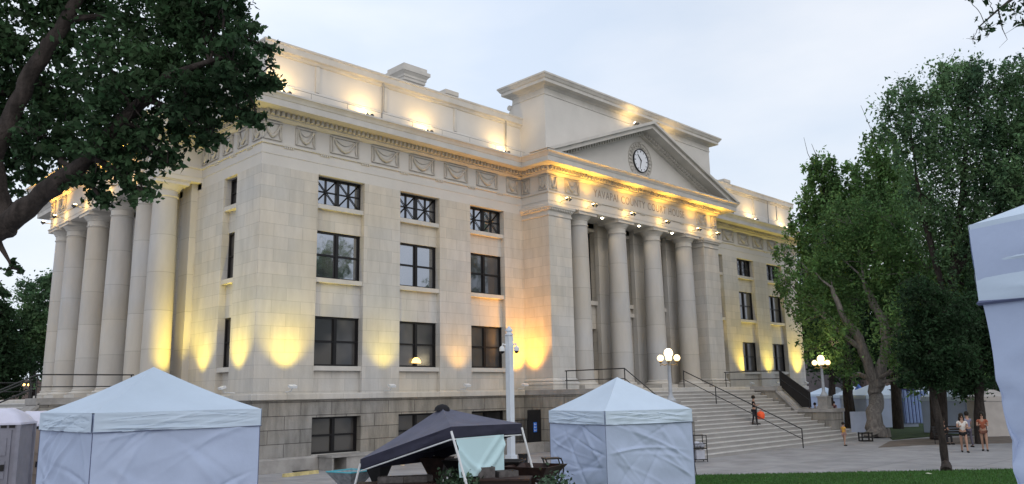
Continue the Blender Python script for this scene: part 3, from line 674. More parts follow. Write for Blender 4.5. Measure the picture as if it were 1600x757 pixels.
# ------------------------------------------------------------ five-globe lamps
GLOBE = mat('lit_globe', (1,.95,.85), .3, emit=(1,.72,.32), es=2.4)
GLB = mat('grey_lamp_metal', (.42,.45,.50), .55, .1)
def globe_lamp(loc, label, fx=0):
    t = thing('street_lamp', label, 'lamp post', loc, 0, 'five-globe lamp posts on the step walls')
    b = MB(); b.lathe((0,0,0), [(.24,0),(.24,.06),(.17,.12),(.14,.2),(.10,.28),(.09,.34),(.075,1.75),(.10,1.78),(.10,1.83),(.06,1.88),(.05,2.0)], 16); b.build('pole', GLB, t, smooth=True)
    b = MB(); 
    for k in range(4):
        a = PI/2*k+.6; c, s = math.cos(a), math.sin(a)
        b.tube([(0,0,1.72),(.2*c,.2*s,1.66),(.36*c,.36*s,1.72),(.38*c,.38*s,1.80)], .022, 6); b.lathe((.38*c,.38*s,1.76), [(.03,0),(.09,.05),(.09,.09)], 10); b.ball((.38*c,.38*s,1.66), .035, 6)
    b.build('arm', mat('bronze_arm', (.35,.25,.12), .4, metal=.6), t, smooth=True)
    for k in range(4):
        a = PI/2*k+.6; b = MB(); b.ball((.38*math.cos(a), .38*math.sin(a), 1.99), .155, 16); b.build('globe', GLOBE, t, smooth=True)
    b = MB(); b.ball((0,0,2.22), .215, 16); b.build('globe', GLOBE, t, smooth=True)
    d = bpy.data.lights.new('bulb','POINT'); d.energy = 60; d.color = (1,.78,.42); d.shadow_soft_size = .3; o = bpy.data.objects.new('bulb', d); put(o, t); o.location = (0,0,2.62)
globe_lamp((16.3,-8.85,2.5), 'lit five-globe lamp on the left step wall, behind the middle tent')
globe_lamp((32.3,-8.85,2.5), 'lit five-globe lamp on the right step wall, in front of the trees')
# camera pole
pb = on(799, 722)
t = thing('camera_pole', 'tall pale blue-grey pole with two dome cameras beside the dark canopy', 'camera pole', pb)
PM = mat('pale_pole_paint', (.62,.68,.76), .5, .04)
top = 5.95
b = MB(); b.box(-.19,.19,-.19,.19,0,.3); b.box(-.13,.13,-.13,.13,.3,top-.35); b.build('post', PM, t)
b = MB(); b.lathe((0,0,top-.36), [(.15,0),(.19,.03),(.19,.08),(.13,.12),(.13,.2),(.17,.22),(.17,.27),(.05,.42),(.01,.46)], 16); b.build('cap', PM, t, smooth=True)
for s in (-1,1):
    q = HR*s; b = MB(); b.tube([(q.x*.14,q.y*.14,top-.78),(q.x*.30,q.y*.30,top-.72),(q.x*.33,q.y*.33,top-.84)], .04, 8); b.lathe((q.x*.33,q.y*.33,top-1.05), [(.12,.0),(.13,.12),(.10,.2),(.03,.24)], 14); c = b.build('dome_camera', WHITEM, t, smooth=True)
    b = MB(); b.ball((q.x*.33,q.y*.33,top-1.05), .115, 12); b.build('dome_lens', mat('black_dome', (.01,.01,.012), .15), c, smooth=True)
# iron gate and sign
t = thing('iron_gate', 'black iron gate and bars on the basement ledge with a small blue sign', 'gate', (14.6,-1.2,.52))
b = MB()
for i in range(13): b.box(-1.25+i*.1-.012, -1.25+i*.1+.012, -.012, .012, 0, 1.15)
b.box(-1.3,0,-.02,.02,1.12,1.17); b.box(-1.3,0,-.02,.02,.06,.1); b.build('bars', IRON, t)
b = MB()
b.box(0,.95,-.03,.03,0,1.62)
for i in range(10): b.box(.05+i*.095,.07+i*.095,-.045,-.03,.02,1.66)
b.build('gate_leaf', IRON, t)
b = MB(); b.box(.36,.60,-.062,-.046,.5,1.0); sg = b.build('sign', mat('blue_sign', (.03,.16,.62), .5, .03), t)
b = MB()
for z in (.57,.72,.87): b.ball((.42,-.066,z+.05), .022, 8, (1,.2,1)); b.box(.405,.44,-.067,-.062,z-.02,z+.03); b.box(.47,.57,-.067,-.062,z+.03,z+.045); b.box(.47,.55,-.067,-.062,z,z+.015)
b.build('sign_symbols', WHITEM, sg)
# ------------------------------------------------------------ tents
FAB = mat('tent_fabric', (.45,.53,.71), .75, .04, 1.5, .3, 5)  # white cloth, with the blue of the low light put into its colour
FABR = mat('tent_roof_fabric', (.54,.64,.76), .7, .03, 1.0, .2, 4)  # roof and valance cloth, same low-light blue in a paler tone
SEAM = mat('dark_seam', (.12,.14,.24), .8)
def quadgrid(mb, A, B_, C_, D_, nu, nv, disp, nrm, pw=1):
    A, B_, C_, D_ = map(Vector, (A, B_, C_, D_)); V = []; Fc = []
    for i in range(nu+1):
        for j in range(nv+1):
            u, v = (i/nu)**pw, j/nv
            p = (A*(1-u)+B_*u)*(1-v)+(D_*(1-u)+C_*u)*v; V.append(p+nrm*disp(u, v))
    for i in range(nu):
        for j in range(nv): a = i*(nv+1)+j; Fc.append((a, a+nv+1, a+nv+2, a+1))
    mb.add(V, Fc)
def creases(seed, amp):
    rs = np.random.RandomState(seed); W = [(rs.uniform(-.01,.16), rs.uniform(0,1), rs.uniform(-.5,.5), rs.uniform(.006,.02), rs.uniform(.3,1)*rs.choice([-1,1])) for _ in range(46)]
    def f(u, v):
        s = 0
        for cx, cy, sl_, wd, am in W:
            d = (v-cy)-sl_*(u-cx)*1.6-.012*math.sin(60*(u-cx)); s += am*math.exp(-(d/wd)**2)*math.exp(-((u-cx)/.05)**2)
        return amp*(s+.25*math.sin(31*v)+.5*math.sin(9*v+1.3))
    return f
def wrinkle(seed, amp):
    rs = np.random.RandomState(seed); W = []
    for _ in range(16): W.append((rs.uniform(0,1), rs.uniform(.1,1), rs.uniform(-1.2,1.2), rs.uniform(.012,.035), rs.uniform(.4,1.1)*rs.choice([-1,1])))
    ph = rs.uniform(0,6,4)
    def f(u, v):
        s = 0
        for cx, cy, ang, wd, am in W:
            d = (u-cx)*math.sin(ang)+(v-cy)*math.cos(ang)+.08*math.sin(3*(u-cx)+ph[0]); s += am*math.exp(-(d/wd)**2)*math.exp(-((u-cx)**2+(v-cy)**2)/.25)
        s += .5*math.sin(9*u+6*v+ph[1])*v+.35*math.sin(17*v-5*u+ph[2])+.3*math.sin(23*u+9*v*math.sin(3*u)+ph[3])*v
        edge = min(1, u*8, (1-u)*8, v*8)
        return amp*s*max(edge,0)
    return f
def tent(label, cs, peak_h, vh, ground, seed=1, amp=.035, fab=FAB, roof=FABR, walls=(0,1,2,3), group=None, det=34, pk=None, sag=.10, slant=0):
    c = [Vector(p) for p in cs]; cen = sum(c, Vector())/4; base = Vector((cen.x, cen.y, ground))
    t = thing('tent', label, 'tent', base, 0, group); c = [p-base for p in c]; pk = Vector((0,0,c[0].z+peak_h)) if pk is None else Vector(pk)-base
    b = MB(); n = max(4, det//3); V = []; Fc = []
    for k in range(4):
        A, B_ = c[k], c[(k+1)%4]; nn = (B_-A).cross(Vector((0,0,1))).normalized(); mid = (A+B_)/2
        if nn.dot(mid) < 0: nn = -nn
        k0 = len(V)
        for i in range(n+1):
            for j in range(n+1):
                v = j/n; u = i/n; p = (A*(1-u)+B_*u)*(1-v)+pk*v
                s = -sag*math.sin(PI*v)*(.6+.8*math.sin(PI*u))*(1-.3*v); p = p+Vector((0,0,s))
                V.append(p)
        for i in range(n):
            for j in range(n): a = k0+i*(n+1)+j; Fc.append((a, a+n+1, a+n+2, a+1))
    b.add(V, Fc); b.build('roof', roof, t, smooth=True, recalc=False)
    v = MB(); sm = MB()
    for k in range(4):
        A, B_ = c[k], c[(k+1)%4]; nn = (B_-A).cross(Vector((0,0,1))).normalized()
        if nn.dot((A+B_)/2) < 0: nn = -nn
        o = nn*(.006 if slant else .03)
        f = wrinkle(seed*7+k, amp*.5)
        if slant and k == 0: f = creases(seed+9, .006)
        quadgrid(v, A+o, B_+o, B_+o-Vector((0,0,vh)), A+o-Vector((0,0,vh)), det, max(3, det//4), lambda u, w_, f=f: f(u, w_)+.03*math.sin(PI*u)*w_, nn, 2.2 if slant and k == 0 else 1)
        sm.tube([A+o*1.2-Vector((0,0,vh)), B_+o*1.2-Vector((0,0,vh))], .008, 4)
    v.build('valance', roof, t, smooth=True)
    for k in walls:
        A, B_ = c[k], c[(k+1)%4]; nn = (B_-A).cross(Vector((0,0,1))).normalized()
        if nn.dot((A+B_)/2) < 0: nn = -nn
        f = wrinkle(seed*13+k*3+1, amp); wv = MB(); g0 = Vector((0,0,1))*0
        e_ = (B_-A).normalized(); A2 = Vector((A.x,A.y,0)); B2 = Vector((B_.x,B_.y,0))
        if slant: A2 = A2*(1-slant*.28); B2 = B2*(1-slant*.28)
        if slant and k in (0, 3): f = creases(seed+k, .02) if k == 0 else (lambda u, w_, g_=creases(seed, .02): g_(1-u, w_))
        quadgrid(wv, A-Vector((0,0,.02)), B_-Vector((0,0,.02)), B2, A2, det, det, f, nn, 2.2 if slant and k == 0 else 1)
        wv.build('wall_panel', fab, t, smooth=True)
        if not slant: sm.tube([A+nn*.0-Vector((0,0,vh)), Vector((A.x,A.y,.02))+nn*.0], .008, 4)
    sm.build('seam', SEAM, t)
    for p in c:
        if slant: continue
        l = MB(); q = p*.985; l.tube([(q.x,q.y,0),(q.x,q.y,p.z-.02)], .02, 6); l.build('leg', WHITEM, t)
    return t
def square(A, B_, ref):      # two known front corners; the other two away from the camera
    A, B_ = Vector(A), Vector(B_); d = (B_-A); d.z = 0; L_ = d.length; n = Vector((d.y,-d.x,0)).normalized()
    if n.dot(ref) < 0: n = -n
    return [A, B_, B_+n*L_, A+n*L_]
# left tent
F1 = at(147,646,13.98); F2 = at(407,640,16.1); F2.z = F1.z
tent('large white walled tent at lower left in front of the side portico', square(F1, F2, HD), .86, .33, gz(F1.x,F1.y)-.05, 3, .036, det=90, sag=.09)
# middle tent
M1 = at(945,643,22.8); M2 = at(1080,643,24.2); M2.z = M1.z
tent('white walled tent with pale roof left of the front steps', square(M1, M2, HD), .98, .38, gz(M1.x,M1.y)-.03, 5, .036, det=80, sag=.07)
# right tent, close
R1 = at(1516,352,3.0); dR = (HR*1.0+HD*.45).normalized(); dB = Vector((dR.y,-dR.x,0))
R2_ = R1+dR*3.05
tent('close white tent corner cut off by the right edge of the photo', [R1, R2_, R2_+dB*3.05, R1+dB*3.05], .8, .29, gz(R1.x,R1.y), 8, .03, det=90, sag=.05, slant=.17)
# dark slant-leg canopy
CF, CR_, CL, CK = at(705,667,18.0), at(815,662,20.3), at(563,718,19.5), at(678,706,21.8)
cb_ = Vector((CF+CR_+CL+CK)/4); base = Vector((cb_.x, cb_.y, gz(cb_.x,cb_.y)))
t = thing('canopy', 'dark navy pop-up canopy tilted low to the left over metal goods', 'canopy', base)
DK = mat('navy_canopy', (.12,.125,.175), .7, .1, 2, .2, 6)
c = [p-base for p in (CF, CR_, CK, CL)]; pk = sum(c, Vector())/4+Vector((0,0,.80))
b = MB()
for k in range(4):
    A, B_ = c[k], c[(k+1)%4]; n = 8; V = []; Fc = []
    for i in range(n+1):
        for j in range(n+1): u, v = i/n, j/n; p = (A*(1-u)+B_*u)*(1-v)+pk*v; V.append(p-Vector((0,0,.10*math.sin(PI*v)*math.sin(PI*u)+.02*math.sin(PI*v))))
    for i in range(n):
        for j in range(n): a = i*(n+1)+j; Fc.append((a, a+n+1, a+n+2, a+1))
    b.add(V, Fc)
b.build('roof', DK, t, smooth=True, recalc=False)
b = MB(); b.lathe((pk.x,pk.y,pk.z-.1), [(.20,.02),(.18,.09),(.12,.15),(.02,.18)], 16); b.build('vent_cap', mat('black_cloth', (.012,.012,.016), .8), t, smooth=True)
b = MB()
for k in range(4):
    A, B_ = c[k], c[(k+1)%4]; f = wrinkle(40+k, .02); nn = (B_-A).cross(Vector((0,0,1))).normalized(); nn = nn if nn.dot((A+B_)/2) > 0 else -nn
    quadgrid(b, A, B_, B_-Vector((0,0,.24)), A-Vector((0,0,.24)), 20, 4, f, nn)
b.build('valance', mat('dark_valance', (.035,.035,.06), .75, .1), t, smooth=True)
b = MB()
for k in (0,3): A, B_ = c[k], c[(k+1)%4]; b.tube([A*.99-Vector((0,0,.26)), B_*.99-Vector((0,0,.26))], .018, 6)
b.build('frame_bar', WHITEM, t)
for k, out_ in ((0,at(741,797,17.3)),(1,at(845,772,19.6)),(2,None),(3,None)):
    A = c[k]-Vector((0,0,.1)); b = MB()
    if out_ is not None: e = Vector((out_.x, out_.y, gz(out_.x,out_.y)))-base
    else: e = Vector((A.x*1.12, A.y*1.12, 0))
    b.tube([A, e], .028, 6); b.ball(A.lerp(e,.62), .045, 6); b.build('leg', WHITEM, t)
# hanging cloth on the front right edge
A = CF.lerp(CR_, .06)-Vector((0,0,.26)); B_ = CF.lerp(CR_, .72)-Vector((0,0,.24))
b = MB(); nn = (B_-A).cross(Vector((0,0,1))).normalized(); o = A.copy()
quadgrid(b, A-o, B_-o, B_-o-Vector((0,0,.90))+(A-B_).normalized()*.0, A-o-Vector((0,0,.86))+(B_-A).normalized()*.12, 30, 30,
    lambda u, v: .05*math.exp(-((v-(.25+.62*math.sin(PI*min(1,max(0,u)))))/.10)**2)+.03*math.exp(-((v-(1.0-abs(u-.3)*1.6))/.08)**2), nn)
cl = b.build('hanging_cloth', mat('pale_cloth', (.55,.75,.80), .7, .03, 1), smooth=True, loc=o); tag(cl, 'pale aqua cloth hanging from the front edge of the dark canopy', 'cloth')
# ------------------------------------------------------------ goods under the canopy
RUST = mat('dark_rusty_steel', (.05,.025,.02), .6, .3, 6); BLK = mat('black_steel', (.015,.014,.015), .5, .2)
def G(px, d): p = at(px, 700, d); return Vector((p.x, p.y, gz(p.x,p.y)))
def fire_pit(px, d, label, w=.42, h=.75, mt=RUST, rz=.3, grp='metal fire pits'):
    t = thing('fire_pit', label, 'fire pit', G(px,d), rz, grp)
    b = MB(); a, c = w, w*.38; z0, z1 = h*.45, h
    V = [(-c,-c,z0),(c,-c,z0),(c,c,z0),(-c,c,z0),(-a,-a,z1),(a,-a,z1),(a,a,z1),(-a,a,z1),(-a+.04,-a+.04,z1),(a-.04,-a+.04,z1),(a-.04,a-.04,z1),(-a+.04,a-.04,z1),(-c+.03,-c+.03,z0+.04),(c-.03,-c+.03,z0+.04),(c-.03,c-.03,z0+.04),(-c+.03,c-.03,z0+.04)]
    b.add(V, [(0,3,2,1)]+[(i,(i+1)%4,4+(i+1)%4,4+i) for i in range(4)]+[(4+i,4+(i+1)%4,8+(i+1)%4,8+i) for i in range(4)]+[(8+i,8+(i+1)%4,12+(i+1)%4,12+i) for i in range(4)]+[(12,13,14,15)])
    b.build('bowl', mt, t)
    for sx in (-1,1):
        for sy in (-1,1): b = MB(); b.tube([(sx*c,sy*c,z0+.02),(sx*c*1.7,sy*c*1.7,0)], .022, 5); b.build('leg', mt, t)
    return t
t = fire_pit(549, 21.0, 'grey tapered planter with a turquoise rim at the left end of the goods', .44, .72, mat('galvanised', (.32,.34,.36), .5, .2, 8), .2)
b = MB()
for a in ((-.45,.45,-.45,-.40),(-.45,.45,.40,.45),(-.45,-.40,-.40,.40),(.40,.45,-.40,.40)): b.box(a[0],a[1],a[2],a[3],.72,.745)
b.box(-.40,.40,-.40,.40,.66,.67); b.build('turquoise_rim', mat('turquoise', (.10,.50,.60), .4), t)
fire_pit(683, 21.4, 'rust brown tapered fire pit just left of the canopy front leg', .36, 1.02, RUST, .5)
fire_pit(731, 20.5, 'dark tapered fire pit below the left of the hanging cloth', .50, .98, BLK, .4)
fire_pit(786, 21.0, 'black tapered fire pit below the right of the hanging cloth', .52, .92, BLK, .6)
fire_pit(835, 20.2, 'wide dark fire pit at the right end beside the middle tent', .62, .82, RUST, .3)
fire_pit(592, 20.6, 'small black bowl on the left of the long table', .24, .86, BLK, .3)
def table(px, d, w, dp, h, label, rz):
    t = thing('table', label, 'table', G(px,d), rz, 'display tables')
    b = MB(); b.box(-w/2,w/2,-dp/2,dp/2,h-.04,h); b.build('tabletop', RUST, t)
    b = MB(); b.box(-w/2+.03,w/2-.03,-dp/2+.03,dp/2-.03,h-.34,h-.042); b.build('table_skirt', mat('dark_brown_cloth', (.03,.02,.018), .9), t)
    for sx in (-1,1):
        for sy in (-1,1): b = MB(); b.box(sx*(w/2-.1)-.03,sx*(w/2-.1)+.03,sy*(dp/2-.1)-.03,sy*(dp/2-.1)+.03,0,h-.34); b.build('leg', RUST, t)
    return t
table(625, 19.4, 2.0, .8, .52, 'long low dark table with metal bowls on it', -YAW+.15)
table(765, 18.8, 1.9, .8, .62, 'dark display table under the hanging cloth', -YAW-.1)
for i, (px, d, h, sx, s) in enumerate(((612,19.3,.52,.30,'grey tray on the left part of the long table'),(640,19.4,.52,.42,'long grey-brown tray in the middle of the long table'),(660,19.6,.52,.24,'small grey tray at the right end of the long table'),(757,18.9,.62,.20,'grey metal box in the middle of the display table'),(790,19.0,.62,.24,'grey square tray on the right of the display table'))):
    p = G(px,d); b = MB(); hh = .14 if i != 3 else .24
    b.box(-sx,sx,-.18,.18,0,.02); b.box(-sx,sx,-.18,-.16,.02,hh); b.box(-sx,sx,.16,.18,.02,hh); b.box(-sx,-sx+.02,-.16,.16,.02,hh); b.box(sx-.02,sx,-.16,.16,.02,hh)
    o = b.build('tray', mat('dull_grey_metal', (.12,.11,.11), .6, .25, 9), loc=(p.x,p.y,p.z+h+.002)); o.rotation_euler = (0,0,-YAW+.1*i); tag(o, s, 'tray', 'metal trays on the display tables')
def stool(px, d, label, h=.78, mt=BLK, back=0):
    t = thing('metal_chair' if back else 'stool', label, 'chair' if back else 'stool', G(px,d), -YAW+.2)
    b = MB(); b.box(-.22,.22,-.2,.2,h-.03,h); b.build('seat', mt, t)
    for sx in (-1,1):
        for sy in (-1,1):
            b = MB(); pts = [(sx*.20+.07*math.sin(k/10*2*PI)*(1 if not back else 0), sy*.18, h*(1-k/10)) for k in range(11)]; b.tube(pts, .018, 6); b.build('leg', mt, t)
    if back:
        b = MB(); b.tube([(-.2,.2,h),(-.2,.24,h+back)], .02, 6); b.tube([(.2,.2,h),(.2,.24,h+back)], .02, 6)
        for k in range(3): b.box(-.2,.2,.21,.24,h+back*(.3+.3*k),h+back*(.3+.3*k)+.05)
        b.build('backrest', mt, t)
stool(861, 20.6, 'black wire stool with twisted legs beside the middle tent', .98)
stool(853, 18.9, 'low black wire stool in front of the twisted one', .55)
stool(714, 22.5, 'dark tall chair frame behind the canopy front leg', .7, BLK, .62)
stool(684, 22.6, 'rust brown slatted chair behind the brown fire pit', .7, RUST, .55)
b = MB(); b.box(-.09,.09,-.09,.09,0,.74); b.box(-.10,.10,-.10,.10,.74,.77); o = b.build('bollard', BLK, loc=G(817,22.5)); tag(o, 'short black square post behind the right goods', 'bollard')
o.scale = (1,1,1.35)
PLANTL = mat('plant_green', (.06,.11,.06), .7, .2, island=.4)
for px, d, s, hh in ((706,18.6,'leafy potted plant at the foot of the canopy front leg',.62),(727,18.4,'pale variegated plant right of the canopy leg',.5),(866,18.2,'small plant under the black wire stool',.45)):
    p = G(px,d); t = thing('potted_plant', s, 'plant', p)
    b = MB(); b.lathe((0,0,0), [(.10,0),(.15,.24),(.16,.26),(.13,.26)], 14); b.build('pot', RUST, t)
    c = RS.normal(size=(260,3))*(.17,.17,.14)+(0,0,.24+hh*.5); leaves_mesh('foliage', c, .055, PLANTL, t)
    b = MB()
    for k in range(5): b.tube([(0,0,.2),(RS.normal()*.1,RS.normal()*.1,.24+hh*.5)], .008, 4)
    b.build('stem', mat('stem', (.08,.09,.04)), t)
for px, s in ((783,'left'),(796,'right')):
    p = G(px,17.6); b = MB(); b.lathe((0,0,0), [(.09,0),(.10,.02),(.10,.20),(.07,.27),(.03,.30),(.03,.35)], 14); b.tube([(.10,0,.12),(.15,0,.18),(.08,0,.26)], .012, 5)
    o = b.build('jug', mat('pale_plastic', (.5,.52,.6), .4), loc=(p.x,p.y,p.z), smooth=True); tag(o, 'pale plastic jug under the display table, '+s+' one of the two', 'jug', 'plastic jugs'); o.scale = (1,1,1.3)
# yellow kerb block, vent box, bollards
p = on(470,743); b = MB(); b.prism([(-.08,0),(.08,0),(.05,.13),(-.05,.13)], -.85, .85, 'x')
o = b.build('parking_block', mat('faded_yellow', (.62,.52,.25), .8, .2, 5), loc=p); o.rotation_euler = (0,0,.17); tag(o, 'faded yellow concrete parking block lying by the basement wall', 'parking block')
b = MB(); b.box(-.95,.95,-.55,.55,.52,.60); b.box(-.2,.9,-.5,.5,0,.52); b.box(-.9,-.82,-.5,.5,0,.52); b.box(-.82,-.2,.35,.5,0,.52)
o = b.build('stone_bench', BASEC, loc=(3.9,-.72,0)); tag(o, 'low stone block with a dark hollow under the first basement window', 'stone block')
b = MB(); b.box(-.35,.35,-.25,.25,0,.10); o = b.build('drain_cover', IRON, loc=(2.1,-.5,.0)); o.scale = (1,1,.5); tag(o, 'small dark drain cover at the foot of the basement wall', 'drain')
for px, py, s in ((629,728,'left'),(667,722,'right')):
    p = on(px,py); b = MB(); b.lathe((0,0,0), [(.10,0),(.10,.02),(.09,.03),(.09,.55),(.07,.60),(.02,.62)], 14); o = b.build('bollard', mat('beige_bollard', (.62,.5,.36), .7, .1), loc=p, smooth=True); tag(o, 'short beige bollard behind the dark canopy, '+s+' of the two', 'bollard', 'short beige bollards')
p = on(1452,744); b = MB(); b.add([(-.12,-.08,.05),(.12,-.06,.03),(.13,.07,.06),(0,.09,.04),(-.11,.08,.06),(-.12,-.08,.045),(.12,-.06,.025),(.13,.07,.055),(0,.09,.035),(-.11,.08,.055)],[(0,1,2,3,4),(9,8,7,6,5)]); o = b.build('paper_scrap', mat('paper', (.75,.78,.6)), loc=p+Vector((0,0,.03))); tag(o, 'scrap of pale paper lying on the lawn', 'paper')
# wire rack beside middle tent with crate
p = on(1093,722); t = thing('wire_rack', 'black wire rack holding pale bags beside the middle tent', 'rack', p, -YAW+.2)
b = MB()
for x in (-.28,.28):
    for y in (-.2,.2): b.tube([(x,y,0),(x,y,1.1)], .02, 5)
for z in (.1,.55,.75,1.1):
    b.tube([(-.28,-.2,z),(.28,-.2,z),(.28,.2,z),(-.28,.2,z),(-.28,-.2,z)], .018, 5)
b.build('frame', BLK, t)
b = MB(); b.box(-.26,.26,-.18,.18,.55,.58); b.build('shelf', BLK, t)
b = MB(); b.ball((-.08,0,.72), .17, 10, (1,.8,.8)); b.ball((.14,0,.68), .13, 10, (1,1,.9)); b.box(-.18,.2,-.15,.15,.12,.5); o = b.build('pale_bag', mat('pale_bag_cloth', (.5,.52,.6), .8), t, smooth=True)
p = on(1083,745); t = thing('folded_frame', 'thin dark folded frame leaning at the corner of the middle tent', 'frame', p, 0)
b = MB(); b.tube([HR*-.08,HR*-.22+Vector((0,0,2.2))], .016, 5); b.tube([HR*.12,HR*-.1+Vector((0,0,2.2))], .016, 5); b.tube([HR*-.1+Vector((0,0,1.2)),HR*.05+Vector((0,0,1.2))], .014, 5); b.build('bar', IRON, t)
# ------------------------------------------------------------ portable toilets
def toilet(px, d, label, rz=-YAW+.25, body=(.36,.29,.24)):
    p = at(px,700,d); p.z = gz(p.x,p.y); t = thing('portable_toilet', label, 'portable toilet', p, rz, 'portable toilets beside the side steps')
    b = MB(); b.box(-.55,.55,-.55,.55,.1,2.05); b.box(-.58,.58,-.58,.58,0,.12)
    for x in (-.56,.56):
        for y in (-.56,.56): b.box(x-.04,x+.04,y-.04,y+.04,.1,2.06)
    b.build('cabin', mat('tan_plastic_%d'%int(body[0]*100), body, .55, .1, 3), t)
    b = MB(); b.box(-.42,.42,-.59,-.551,.14,1.92); 
    for k in range(3): b.box(-.34,.34,-.61,-.59,.3+.52*k,.7+.52*k)
    dr = b.build('door', mat('tan_door_%d'%int(body[0]*100), tuple(c*.9 for c in body), .5, .1), t)
    b = MB(); b.box(.26,.34,-.64,-.61,1.0,1.14); b.build('latch', BLK, dr)
    b = MB()
    for k in range(6): b.box(-.5+.17*k,-.38+.17*k,-.565,-.55,1.96,2.02)
    for k in range(4): b.box(-.575,-.556,-.4+.2*k,-.28+.2*k,.4,1.8)
    b.build('vent', BLK, t)
    b = MB(); V = []; Fc = []; n = 12
    for i in range(n+1):
        for j in range(n+1):
            u, v = i/n*2-1, j/n*2-1; z = 2.05+.36*(1-abs(u)**2.6)**.6*(1-abs(v)**3)**.5+(.02 if (i in (4,8)) else 0); V.append((u*.60, v*.60, z))
    for i in range(n):
        for j in range(n): a = i*(n+1)+j; Fc.append((a,a+n+1,a+n+2,a+1))
    b.add(V, Fc); b.box(-.61,.61,-.61,.61,2.03,2.08); b.build('roof', mat('lilac_roof_plastic', (.62,.62,.74), .5, .05), t, smooth=True)
toilet(52, 21.5, 'tan portable toilet right beside the white tent, its white dome roof showing')
toilet(-2, 19.2, 'grey portable toilet at the left edge of the photo', body=(.26,.26,.31))
toilet(14, 24.6, 'portable toilet behind the other two, mostly its roof showing', body=(.34,.28,.25))
